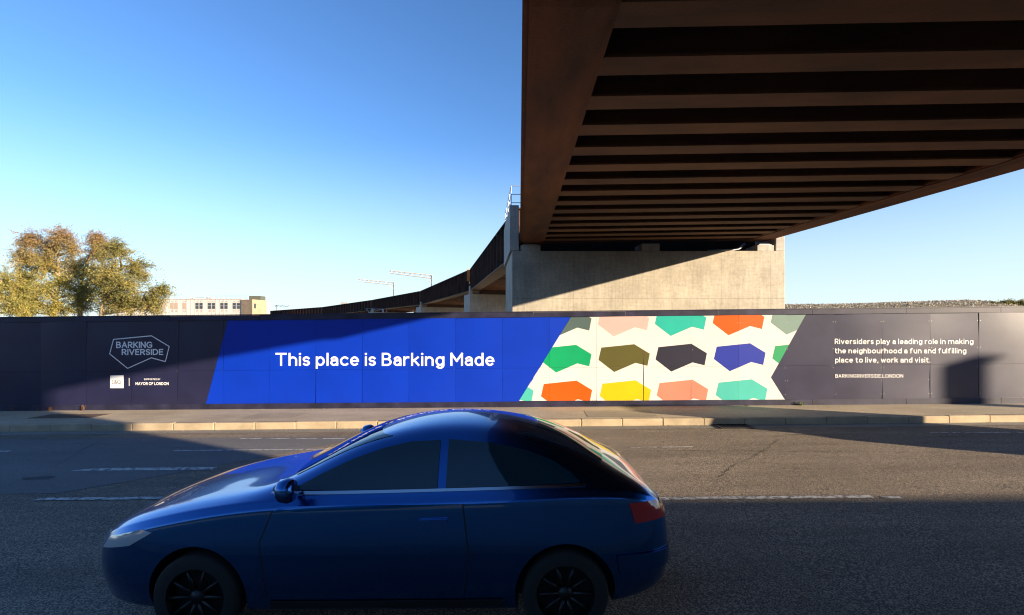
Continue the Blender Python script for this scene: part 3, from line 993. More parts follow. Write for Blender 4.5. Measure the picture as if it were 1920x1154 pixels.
def nrm(i):
    a, c = Vector(J[i]), Vector(J[i + 1])
    d = Vector((c.x - a.x, c.y - a.y, 0)).normalized()
    return d, Vector((d.y, -d.x, 0))          # along, and to the right


for i in range(6):
    d, nr = nrm(i)
    a, c = Vector(J[i]), Vector(J[i + 1])
    A_ = a + d * 0.12; C_ = c - d * 0.12
    root = empty('viaduct_span', (a + c) / 2, vp_desc[i], 'viaduct')
    O = Vector(root.location)
    for s in (0, 1):
        mb = MB()
        sh = nr * (0.45 + s * (DW - 0.45))
        p0, p1 = A_ + sh - O, C_ + sh - O
        mb.beam(p0, p1, 0.9, 0.0, 0.05)
        mb.beam(p0, p1, 0.04, 0.051, 2.045)
        mb.beam(p0, p1, 0.8, 2.05, 2.1)
        L_ = (C_ - A_).length
        nst = int(L_ / 1.55)
        for k in range(nst + 1):
            t = (0.15 + (L_ - 0.3) * k / nst) / L_
            q = p0.lerp(p1, t)
            mb.beam(q - d * 0.02, q + d * 0.02, 0.40, 0.052, 2.04, 0, 0.221 if s == 0 else -0.221)
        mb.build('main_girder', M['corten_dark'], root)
    mb = MB()
    nb = int((C_ - A_).length / 1.055)
    for k in range(nb):
        q = A_.lerp(C_, (k + 0.5) / nb) - O
        mb.beam(q + nr * 0.9, q + nr * (DW - 0.45), 0.4, 0.06, 0.09)
        mb.beam(q + nr * 0.9, q + nr * (DW - 0.45), 0.03, 0.091, 0.79)
    ob = mb.build('cross_beams', M['corten'], root)
    mb = MB()
    mb.beam(A_ - O + nr * DW * 0.55, C_ - O + nr * DW * 0.55, DW - 1.0, 0.80, 1.0)
    mb.build('deck_slab', M['deck'], root)
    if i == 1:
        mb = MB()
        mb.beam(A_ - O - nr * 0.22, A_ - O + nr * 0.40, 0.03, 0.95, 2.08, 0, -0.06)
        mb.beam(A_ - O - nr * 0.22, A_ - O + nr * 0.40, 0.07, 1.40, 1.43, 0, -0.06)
        mb.build('joint_plate', M['corten_sunlit'], root)
pier_desc = ['pale concrete viaduct pier seen left of the big pier', 'low stepped concrete viaduct pier farther left', 'third concrete viaduct pier beyond, almost hidden', 'fourth concrete viaduct pier hidden by the hoarding']
for i in (1, 2, 3, 4):
    d, nr = nrm(i)
    c = Vector(J[i])
    root = empty('viaduct_pier', (c.x, c.y, 0), pier_desc[i - 1], 'pier')
    mb = MB()
    c0_ = Vector((0, 0, 0))
    zt = c.z - 0.35
    mb.beam(c0_ - nr * 0.25, c0_ + nr * (DW + 0.9), 2.2, -0.3, zt)
    mb.build('pier_wall', M['concrete_plain'], root, bevel=0.03)
    mb = MB()
    mb.beam(c0_ - nr * 0.24 - d * 0.9, c0_ + nr * 0.05 - d * 0.9, 0.35, zt + 0.002, zt + 0.75)
    mb.beam(c0_ - nr * 0.02 - d * 0.4, c0_ + nr * 0.28 - d * 0.4, 0.35, zt + 0.002, zt + 0.34)
    mb.build('cheek_wall', M['concrete_plain'], root, bevel=0.02)
    for s in (0.45, DW):
        mb = MB()
        mb.beam(c0_ + nr * (s - 0.35), c0_ + nr * (s + 0.35), 1.4, zt + 0.003, zt + 0.33)
        mb.build('bearing_plinth', M['concrete_plain'], root)


# ------------------------------------------------------------------ overhead line masts on the viaduct
def mast(px, py_top, d, px_end, ends_dir, label):
    base = Vector(((px - 960) / FPX * d, d, 6.4))
    zt = CAMH + (HOR - py_top) / FPX * d
    root = empty('overhead_mast', base, label, 'mast', 'overhead line masts on the viaduct')
    h = zt - base.z
    mb = MB()
    mb.box(-0.11, -0.07, -0.13, 0.13, 0, h); mb.box(0.07, 0.11, -0.13, 0.13, 0, h); mb.box(-0.069, 0.069, -0.012, 0.012, 0, h)
    mb.build('post', M['galv'], root)
    e = Vector(ends_dir).normalized()
    s = (px_end - 960) / FPX
    L_ = (s * d - base.x) / (e.x - s * e.y)
    mb = MB()
    dep = 0.62
    nseg = 8
    t0, t1 = Vector((0, 0, h)), e * L_ + Vector((0, 0, h + 0.12))
    side = Vector((-e.y, e.x, 0)) * 0.22
    for sgn in (-1, 1):
        u0, u1 = t0 + side * sgn, t1 + side * sgn
        dn0 = Vector((0, 0, -dep))
        mb.tube([u0, u1], 0.06, 4); mb.tube([u0 + dn0, u1 + dn0 * 0.75 - e * 0.35], 0.06, 4)
        for k in range(nseg):
            a = u0.lerp(u1, k / nseg); c = u0.lerp(u1, (k + 0.5) / nseg) + dn0 * (1 - 0.25 * k / nseg); f = u0.lerp(u1, (k + 1) / nseg)
            mb.tube([a, c], 0.028, 4); mb.tube([c, f], 0.028, 4)
        for k in range(0, nseg + 1, 2):
            a = u0.lerp(u1, min(0.97, k / nseg)); mb.tube([a, a + dn0 * 0.85], 0.035, 4)
    mb.build('boom', M['pale_steel'], root)
    mb = MB()
    mb.tube([Vector((0, 0, h - 1.5)), e * 1.2 + Vector((0, 0, h - dep))], 0.06, 5)
    mb.build('bracket', M['pale_steel'], root)
    return root


mast(809, 516.5, 103, 731, (-0.70, -0.71, 0), 'right-hand, nearer white lattice cantilever mast on the viaduct')
mast(738, 530, 120, 673, (-0.72, -0.69, 0), 'left-hand, farther white lattice cantilever mast on the viaduct')
# small far equipment just above the hoarding line
root = empty('far_mast', P(520, 586, 150), 'tiny far overhead line mast right of the office block', 'mast')
mb = MB(); mb.box(-0.35, 0.1, -0.2, 0.2, -3, 1.0); mb.build('cabinet', M['pale_steel'], root)
mb = MB(); mb.tube([(-0.2, 0, 1.0), (-0.2, 0, 2.2)], 0.06, 5)
mb.tube([(-0.7, 0, 2.0), (3.1, 0, 1.8)], 0.04, 4)
for k in range(7):
    x = -0.6 + k * 0.6
    mb.tube([(x, 0, 1.5 + 0.2 * (k % 2)), (x + 0.35, 0, 2.1 - 0.15 * (k % 3))], 0.05, 4)
mb.build('cantilever_arm', M['iron'], root)
root = empty('line_cabinet', P(646, 571, 118), 'small white equipment cabinet on top of the viaduct', 'cabinet')
mb = MB(); mb.box(-0.75, 0.75, -0.4, 0.4, -0.6, 0.42); mb.build('housing', M['pale_steel'], root, bevel=0.03)
mb = MB(); mb.box(-0.62, -0.50, -0.05, 0.05, 0.421, 0.75); mb.build('vent', M['galv'], root)
root = empty('supply_pole', P(708, 590, 40), 'grey pole heads with wire braces peeping over the hoarding', 'pole')
mb = MB()
for x in (-0.42, 0.41): mb.box(x - 0.06, x + 0.06, -0.06, 0.06, -3.5, 0.44)
mb.box(-0.16, -0.02, -0.05, 0.05, -0.5, 0.16); mb.box(0.06, 0.22, -0.05, 0.05, -0.5, 0.14)
mb.build('post', M['galv'], root)
mb = MB()
mb.tube([(-0.92, 0, 0.46), (-0.58, 0, 0.06)], 0.022, 5); mb.tube([(-0.92, 0, 0.465), (0.7, 0, 0.42)], 0.014, 5)
mb.tube([(0.75, 0, 0.34), (0.55, 0, 0.04)], 0.022, 5); mb.tube([(-0.35, 0, 0.42), (0.05, 0, 0.3)], 0.02, 5); mb.tube([(0.05, 0, 0.3), (0.35, 0, 0.42)], 0.02, 5)
mb.build('brace', M['galv'], root)
mb = MB()
mb.tube([(-2.9, 1.5, 0.36), (-0.4, 0, 0.44)], 0.008, 4); mb.tube([(0.42, 0, 0.42), (2.6, 1.0, 0.36)], 0.008, 4)
mb.build('wire', M['iron'], root)

# ------------------------------------------------------------------ office block, far left
BD = 120.0
bx = lambda px: (px - 960) / FPX * BD
bz = lambda py: CAMH + (HOR - py) / FPX * BD
M['white_frame'] = pmat('white frames', (0.5, 0.5, 0.5), 0.5)
M['facade'] = pmat('white cladding', (0.50, 0.48, 0.45), 0.7, 0, 0.08, 0.8)
M['facade_dirty'] = pmat('stained spandrel', (0.36, 0.35, 0.34), 0.8, 0, 0.4, 2.5)
M['glass_far'] = pmat('office glass', (0.035, 0.045, 0.06), 0.12, 0, 0.5, 0.5)
M['blind'] = pmat('drawn blinds', (0.36, 0.27, 0.20), 0.8)
M['brick'] = pmat('buff brick', (0.34, 0.255, 0.165), 0.9, 0, 0.18, 0.8, (1, 1, 2))
M['green_box'] = pmat('green plant room', (0.085, 0.095, 0.075), 0.8)
root = empty('office_block', (bx(370), BD, 0), 'white panelled office block with brick stair tower behind the trees', 'building')
BO2 = Vector(root.location)
rb = lambda x, y, z: (x - BO2.x, y - BO2.y, z)
XL, XR = bx(215), bx(453.5)
ZR = bz(562)
mb = MB(); mb.box(XL - BO2.x, XR - BO2.x, 0, 14, -0.4, ZR); mb.build('wall', M['facade'], root)
mb = MB(); mb.box(XL - 0.1 - BO2.x, XR - BO2.x, -0.10, 14, ZR + 0.001, ZR + 0.16); mb.build('roof', M['facade_dirty'], root)
pitch = 23.35
starts = [367 - pitch * k for k in range(-4, 7)]
wi = 0
for s in starts:
    if s < 215 or s > 452: continue
    for off in (0, 7.6):
        if abs(s - (367 - pitch)) < 2 and off > 0: continue     # one bay of a single window
        px0, px1 = s + off, s + off + 5.6
        if px1 > 452: continue
        x0, x1 = bx(px0) - BO2.x, bx(px1) - BO2.x
        mb = MB(); mb.box(x0 - 0.05, x1 + 0.05, -0.07, 0.0, bz(579.8), bz(568.2)); w_ = mb.build('window', M['pale_steel'], root)
        lit = s < 344
        mb = MB(); mb.box(x0, x1, -0.085, -0.071, bz(579.4), bz(568.6)); mb.build('pane', M['blind' if lit else 'glass_far'], w_)
        if not lit:
            mb = MB(); mb.box(x0, x1, -0.095, -0.086, bz(574.2), bz(573.5)); mb.build('glazing_bar', M['pale_steel'], w_)
        mb = MB(); mb.box(x0 + .05, x1 - .05, -0.03, 0, bz(586), bz(580.8)); mb.build('spandrel', M['facade_dirty'], root)
        mb = MB(); mb.box(x0 + .05, x1 - .05, -0.03, 0, bz(567.4), bz(564)); mb.build('spandrel', M['facade_dirty'], root)
mb = MB()
px = 226.0
while px < 452:
    x = bx(px) - BO2.x
    mb.box(x - 0.05, x + 0.05, -0.05, 0, 0, ZR - 0.02)
    px += pitch / 3
mb.build('mullions', M['facade'], root)
mb = MB()
mb.hexa([rb(*p) for p in ((bx(453.6), BD - 0.3, -0.4), (bx(479), BD - 1.5, -0.4), (bx(500) * (BD + 3) / BD, BD + 3.0, -0.4), (bx(500) * (BD + 14) / BD - 1, BD + 14, -0.4),
                           (bx(453.6), BD - 0.3, bz(562.5)), (bx(479), BD - 1.5, bz(562.5)), (bx(500) * (BD + 3) / BD, BD + 3.0, bz(562.5)), (bx(500) * (BD + 14) / BD - 1, BD + 14, bz(562.5)))])
mb.build('stair_tower', M['brick'], root)
mb = MB()
a_, c_ = Vector((bx(479) - BO2.x, -1.5, 0)), Vector((bx(500) * (BD + 3) / BD - BO2.x, 3.0, 0))
q0, q1 = a_.lerp(c_, 0.12), a_.lerp(c_, 0.24)
mb.beam(q0, q1, 0.1, bz(579), bz(570))
mb.build('stair_window', M['glass_far'], root)
mb = MB(); mb.box(bx(466.5) * 1.02 - BO2.x, bx(492.5) * 1.03 - BO2.x, 2.5, 5, bz(562), bz(553.8)); mb.build('plant_room', M['green_box'], root)
mb = MB()
for k in range(9):
    x = bx(387 + k * 9.3) - BO2.x
    mb.tube([(x, 1, ZR), (x, 1, bz(554.5))], 0.03, 4)
for z in (bz(554.5), bz(556.5), bz(558.8)):
    mb.tube([(bx(387) - BO2.x, 1, z), (bx(462) - BO2.x, 1, z)], 0.028, 4)
mb.build('roof_railing', M['galv'], root)
mb = MB()
mb.box(bx(343.5) - BO2.x, bx(352) - BO2.x, 2, 4, ZR + .16, bz(557.3)); mb.box(bx(376) - BO2.x, bx(385) - BO2.x, 2, 4, ZR + .16, bz(557))
mb.box(bx(345.5) - BO2.x, bx(347.5) - BO2.x, 1.6, 1.9, ZR + .16, bz(557)); mb.box(bx(340) - BO2.x, bx(356) - BO2.x, 1.2, 1.5, ZR + .16, bz(561))
mb.tube([(bx(357) - BO2.x, 1.5, bz(561.5)), (bx(358.5) - BO2.x, 1.5, bz(557.8)), (bx(376) - BO2.x, 1.5, bz(557.4))], 0.07, 5)
mb.build('roof_plant', M['pale_steel'], root)

# ------------------------------------------------------------------ trees
def tree(name, px, d, trunk_pts, lobes, mat, label, group, seed, leaf=0.135, per=58, dens=1.2, droop=0.25):
    """trunk_pts: (px, py) up the stem; lobes: (px, py, radius across, radius up, clusters) in photo pixels at depth d"""
    rn = random.Random(seed)
    base = Vector(((px - 960) / FPX * d, d, -0.5))
    root = empty(name, base, label, 'tree', group)
    k = d / FPX
    W = lambda x, y, dy=0.0: P(x, y, d) + Vector((0, dy, 0)) - base
    tb = MB()
    stem = [Vector((0, 0, 0))] + [W(*p) for p in trunk_pts]
    n_ = len(stem)
    tb.tube(stem, [0.30 * (1 - 0.6 * i / (n_ - 1)) for i in range(n_)], 8)
    lv, lf = [], []
    tw = MB()
    for (lx, ly, rx, ry, nc) in lobes:
        dy = rn.uniform(-1.5, 1.5) * rx * k * 0.5
        c = W(lx, ly, dy)
        a, bq = rx * k, ry * k
        st = min(stem[1:], key=lambda p: (p - c).length + max(0, p.z - c.z) * 2)
        mid = st.lerp(c, 0.55) + Vector((rn.uniform(-.3, .3), rn.uniform(-.3, .3), rn.uniform(-0.2, 0.5)))
        tb.tube([st, mid, c], [0.17, 0.11, 0.05], 6)
        for q in range(int(nc * dens)):
            v = Vector((rn.gauss(0, 1), rn.gauss(0, 1), rn.gauss(0, 1))).normalized()
            r = rn.random() ** 0.45
            p = c + Vector((v.x * a * r, v.y * a * 0.9 * r, v.z * bq * r))
            p += Vector((rn.gauss(0, 0.25), rn.gauss(0, 0.25), rn.gauss(0, 0.25)))
            if rn.random() < 0.55:
                m_ = c.lerp(p, 0.5) + Vector((rn.gauss(0, 0.12), rn.gauss(0, 0.12), rn.gauss(0, 0.12) + 0.15))
                tw.tube([c.lerp(p, rn.uniform(0.05, 0.3)), m_, p + v * 0.25], [0.035, 0.022, 0.008], 3, cap=False)
            out = (v + Vector((0, 0, -droop + rn.uniform(-0.3, 0.3)))).normalized()
            nl = int(per * rn.uniform(0.5, 1.4))
            for _ in range(nl):
                t = rn.gauss(0, 0.40)
                pp_ = p + out * t + Vector((rn.gauss(0, 0.15), rn.gauss(0, 0.15), rn.gauss(0, 0.15)))
                s = leaf * rn.uniform(0.6, 1.35)
                ax = (out * 0.5 + Vector((rn.gauss(0, 1), rn.gauss(0, 1), rn.gauss(0, 1)))).normalized()
                bx_ = ax.cross(Vector((rn.gauss(0, 1), rn.gauss(0, 1), rn.gauss(0, 1)))).normalized()
                b0 = len(lv)
                lv.append(pp_ - ax * s * 0.6); lv.append(pp_ + bx_ * s * 0.28); lv.append(pp_ + ax * s * 0.6); lv.append(pp_ - bx_ * s * 0.28)
                lf.append((b0, b0 + 1, b0 + 2, b0 + 3))
    tb.build('trunk', M['bark'], root, smooth=True)
    tw.build('twigs', M['twig'], root)
    me = bpy.data.meshes.new('crown')
    me.from_pydata([tuple(v) for v in lv], [], lf)
    me.materials.append(mat)
    o = bpy.data.objects.new('crown', me)
    COL.objects.link(o); o.parent = root
    return root


TG = 'autumn trees behind the hoarding'
M['leaf_a'] = leaf_mat('willow leaves', (0.14, 0.15, 0.045), (0.29, 0.27, 0.07), (0.50, 0.38, 0.085), (9.5, 14.0, (0.27, 0.175, 0.08)))
M['leaf_b'] = leaf_mat('birch leaves', (0.17, 0.135, 0.045), (0.32, 0.22, 0.06), (0.46, 0.28, 0.07), (10.5, 14.0, (0.26, 0.165, 0.075)))
M['leaf_c'] = leaf_mat('sallow leaves', (0.11, 0.12, 0.04), (0.22, 0.205, 0.06), (0.38, 0.30, 0.08))
tree('willow_tree', 95, 62, [(100, 590), (104, 560), (112, 520), (108, 480)],
     [(66, 455, 22, 20, 80), (112, 450, 26, 22, 105), (52, 490, 28, 24, 95), (92, 500, 28, 24, 95), (130, 505, 24, 26, 85), (42, 530, 30, 24, 105),
      (95, 545, 28, 24, 95), (138, 552, 26, 26, 110), (62, 570, 30, 20, 90), (110, 580, 28, 16, 85), (30, 580, 26, 14, 60), (118, 530, 16, 16, 50), (88, 470, 20, 20, 60), (138, 470, 14, 24, 44)],
     M['leaf_a'], 'tallest and widest golden brown tree, second from the left', TG, 3)
tree('birch_tree', 160, 64, [(150, 590), (148, 560), (155, 520), (165, 490)],
     [(180, 450, 15, 18, 62), (168, 478, 18, 16, 50), (190, 462, 13, 16, 42), (150, 575, 16, 16, 44), (160, 508, 16, 18, 44), (160, 545, 16, 20, 52), (176, 530, 14, 14, 28)],
     M['leaf_b'], 'slim brown tree leaning right between the two broad trees', TG, 5)
tree('sallow_tree', 205, 60, [(190, 590), (196, 560), (212, 530), (228, 500)],
     [(225, 474, 26, 20, 105), (252, 505, 24, 26, 100), (215, 515, 26, 26, 95), (245, 540, 28, 22, 105), (200, 560, 24, 28, 95), (228, 570, 28, 20, 105),
      (265, 568, 26, 18, 80), (298, 545, 18, 13, 52), (285, 572, 16, 16, 45), (190, 530, 14, 16, 34)],
     M['leaf_c'], 'round olive green tree beside the white office block', TG, 8, leaf=0.14)
tree('shrub_tree', -10, 58, [(-10, 590), (-4, 560), (2, 545)],
     [(-5, 545, 28, 30, 90), (20, 565, 28, 26, 95), (-30, 560, 26, 30, 70), (30, 540, 18, 20, 40), (8, 522, 14, 16, 24), (40, 580, 20, 14, 45)],
     M['leaf_a'], 'leftmost golden bushy tree, cut by the picture edge', TG, 13)

# ------------------------------------------------------------------ scrubby mound on the right
M['scrub'] = leaf_mat('dry scrub', (0.17, 0.14, 0.08), (0.34, 0.29, 0.22), (0.66, 0.62, 0.56))
M['mound'] = pmat('mound earth', (0.20, 0.17, 0.10), 0.95, 0, 0.3, 0.15)
HDD = 180.0
prof = [(1380, 571.5), (1475, 572), (1560, 571.5), (1640, 569), (1720, 566.5), (1800, 564), (1830, 565), (1862, 569), (1890, 569.5), (1930, 568), (2050, 570), (2300, 575)]
pts = [P(x, y, HDD) for x, y in prof]


def ridge(x):
    for i in range(len(pts) - 1):
        if pts[i].x <= x <= pts[i + 1].x:
            t = (x - pts[i].x) / (pts[i + 1].x - pts[i].x)
            return pts[i].z + (pts[i + 1].z - pts[i].z) * t
    return pts[0].z if x < pts[0].x else pts[-1].z


mb = MB()
nx, ny = 60, 14
xa, xb = pts[0].x - 25, pts[-1].x
rn = random.Random(7)


def hz(x, y):
    t = (y - 135.0) / 45.0
    s = max(0.0, min(1.0, t))
    back = max(0.0, min(1.0, (260 - y) / 80))
    e = min(1.0, max(0.0, (x - xa) / 30.0))
    return -0.4 + (ridge(x) + 0.4) * (s * s * (3 - 2 * s)) * (back * back * (3 - 2 * back)) * e


gv = []
ysr = [135 + 45 * i / 8 for i in range(9)] + [190, 205, 220, 240, 260]
for y in ysr:
    for i in range(nx + 1):
        x = xa + (xb - xa) * i / nx
        mb.v.append((x, y, hz(x, y)))
for j in range(len(ysr) - 1):
    for i in range(nx):
        b0 = j * (nx + 1) + i
        mb.f.append([b0, b0 + 1, b0 + nx + 2, b0 + nx + 1]); mb.m.append(0)
tag(mb.build('hill', M['mound'], smooth=True), kind='structure')
hb = MB()  # added hill behind the camera, darkening reflections and sky light on the hoarding
hx = [-260 + 26 * i for i in range(21)]
for y_, f_ in ((-40, 0.0), (-48, 0.55), (-58, 0.95), (-70, 1.0), (-110, 0.2), (-140, 0.0)):
    for x_ in hx:
        hb.v.append((x_, y_ - 8 * math.sin(x_ * 0.03), -0.4 + f_ * (15 + 3.5 * math.sin(x_ * 0.045 + 1) + 1.5 * math.sin(x_ * 0.21))))
for j in range(5):
    for i in range(20):
        q_ = j * 21 + i
        hb.f.append([q_, q_ + 21, q_ + 22, q_ + 1]); hb.m.append(0)
M['sky_blocker'] = pmat('dark blocker', (0.035, 0.045, 0.02), 0.95, 0, 0.4, 0.2)
tag(hb.build('added_hill', M['sky_blocker'], smooth=True), kind='structure')
mb = MB()
for i in range(15000):
    x = rn.uniform(pts[0].x - 5, pts[-3].x + 8)
    y = rn.uniform(165, 200)
    z = hz(x, y)
    s = rn.uniform(0.15, 0.5)
    for k in range(2):
        v = Vector((rn.gauss(0, 0.3), rn.gauss(0, 0.3), rn.uniform(0.2, 1))).normalized() * s * rn.uniform(0.6, 1.3)
        u = v.cross(Vector((rn.gauss(0, 1), rn.gauss(0, 1), 0.1))).normalized() * s * 0.3
        o_ = Vector((x, y, z - 0.05))
        mb.poly([o_ - u, o_ + u, o_ + v + u * 0.4, o_ + v - u * 0.4])
tag(mb.build('scrub', M['scrub']), 'pale dry scrub and stalks covering the far mound', 'scrub', kind='stuff')
for (px, py, r, lab) in ((1858, 569.5, 5, 'small round bush at the left of the row on the far right mound'), (1884, 569, 6, 'dark bush in the middle of the far right row'),
                         (1897, 568, 6, 'taller olive bush second from the right edge'), (1915, 569, 7, 'broad bush at the far right picture edge')):
    tree('bush', px, 172, [(px, 571)], [(px, py, r, r * 0.6, 60), (px + r, py + 1.5, r, r * 0.5, 40)], M['leaf_c'], lab, 'bushes on the mound', int(px), leaf=0.34, per=18)

# ------------------------------------------------------------------ weeds at the foot of the hoarding
M['dry_weed'] = pmat('dead weed', (0.15, 0.075, 0.04), 0.9, 0, 0.3, 20)
M['green_weed'] = pmat('green weed', (0.10, 0.14, 0.03), 0.7, 0, 0.4, 20)


def weed(px, py, h, w, mat, name, label, seed, n=14, leaf=True):
    rn = random.Random(seed)
    X, z = hoard(px, py)
    o = Vector(on_hoard(X, 0, 0.09))
    mb = MB()
    for i in range(n):
        a = rn.uniform(-1, 1)
        tip = o + Vector((a * w, rn.uniform(-0.06, 0.03), h * rn.uniform(0.4, 1.0)))
        md = o.lerp(tip, 0.5) + Vector((rn.uniform(-.01, .01), 0, 0.02))
        mb.tube([o + Vector((a * w * 0.2, 0, 0)), md, tip], [0.004, 0.0035, 0.002], 3, cap=False)
        if leaf:
            for k in range(7):
                c = o.lerp(tip, rn.uniform(0.25, 1.0)); s = rn.uniform(0.008, 0.02)
                u = Vector((rn.gauss(0, 1), rn.gauss(0, 1), rn.gauss(0, 1))).normalized() * s
                v = u.cross(Vector((rn.gauss(0, 1), rn.gauss(0, 1), rn.gauss(0, 1)))).normalized() * s * 0.5
                mb.poly([c - u, c + v, c + u, c - v])
    return tag(mb.build(name, mat), label, 'weed')


weed(161, 768, 0.20, 0.06, M['dry_weed'], 'dry_weed', 'brown dead weed at the hoarding foot, nearest to the logo square', 1, 16)
weed(100, 768, 0.15, 0.04, M['dry_weed'], 'dry_weed', 'brown dead tuft in the middle of the three by the shadow edge', 2, 12)
weed(77, 768, 0.18, 0.025, M['dry_weed'], 'dry_weed', 'thin brown dead weed at the shadow edge, leftmost lit one', 3, 8)
weed(29, 770, 0.36, 0.05, M['dry_weed'], 'dry_weed', 'tall thin dead stalk in shade at the far left of the hoarding', 4, 4)
weed(1498, 760, 0.14, 0.13, M['green_weed'], 'green_weed', 'small green weed growing at the foot of the grey hoarding panels', 5, 18)
weed(1396, 760, 0.05, 0.05, M['dry_weed'], 'dry_weed', 'tiny brown tuft under the hoarding left of the green weed', 6, 6)

# ------------------------------------------------------------------ the blue car
M['paint'] = pmat('blue car paint', (0.005, 0.11, 0.36), 0.24, 1.0, coat=1.0)
M['car_glass'] = pmat('tinted glass', (0.006, 0.030, 0.042), 0.03, 0, spec=0.8)
M['black_trim'] = pmat('black trim', (0.012, 0.012, 0.013), 0.5)
M['rubber'] = pmat('tyre rubber', (0.014, 0.014, 0.014), 0.85)
M['alloy'] = pmat('wheel alloy', (0.035, 0.037, 0.04), 0.4, 0.8)
M['red_lens'] = pmat('red lens', (0.42, 0.012, 0.016), 0.12, 0, coat=1.0)
M['clear_lens'] = pmat('clear lens', (0.55, 0.60, 0.65), 0.08, 0.3, coat=1.0)
M['chrome'] = pmat('bright trim', (0.6, 0.62, 0.65), 0.18, 1.0)
M['plate'] = pmat('rear plate', (0.65, 0.5, 0.05), 0.5)


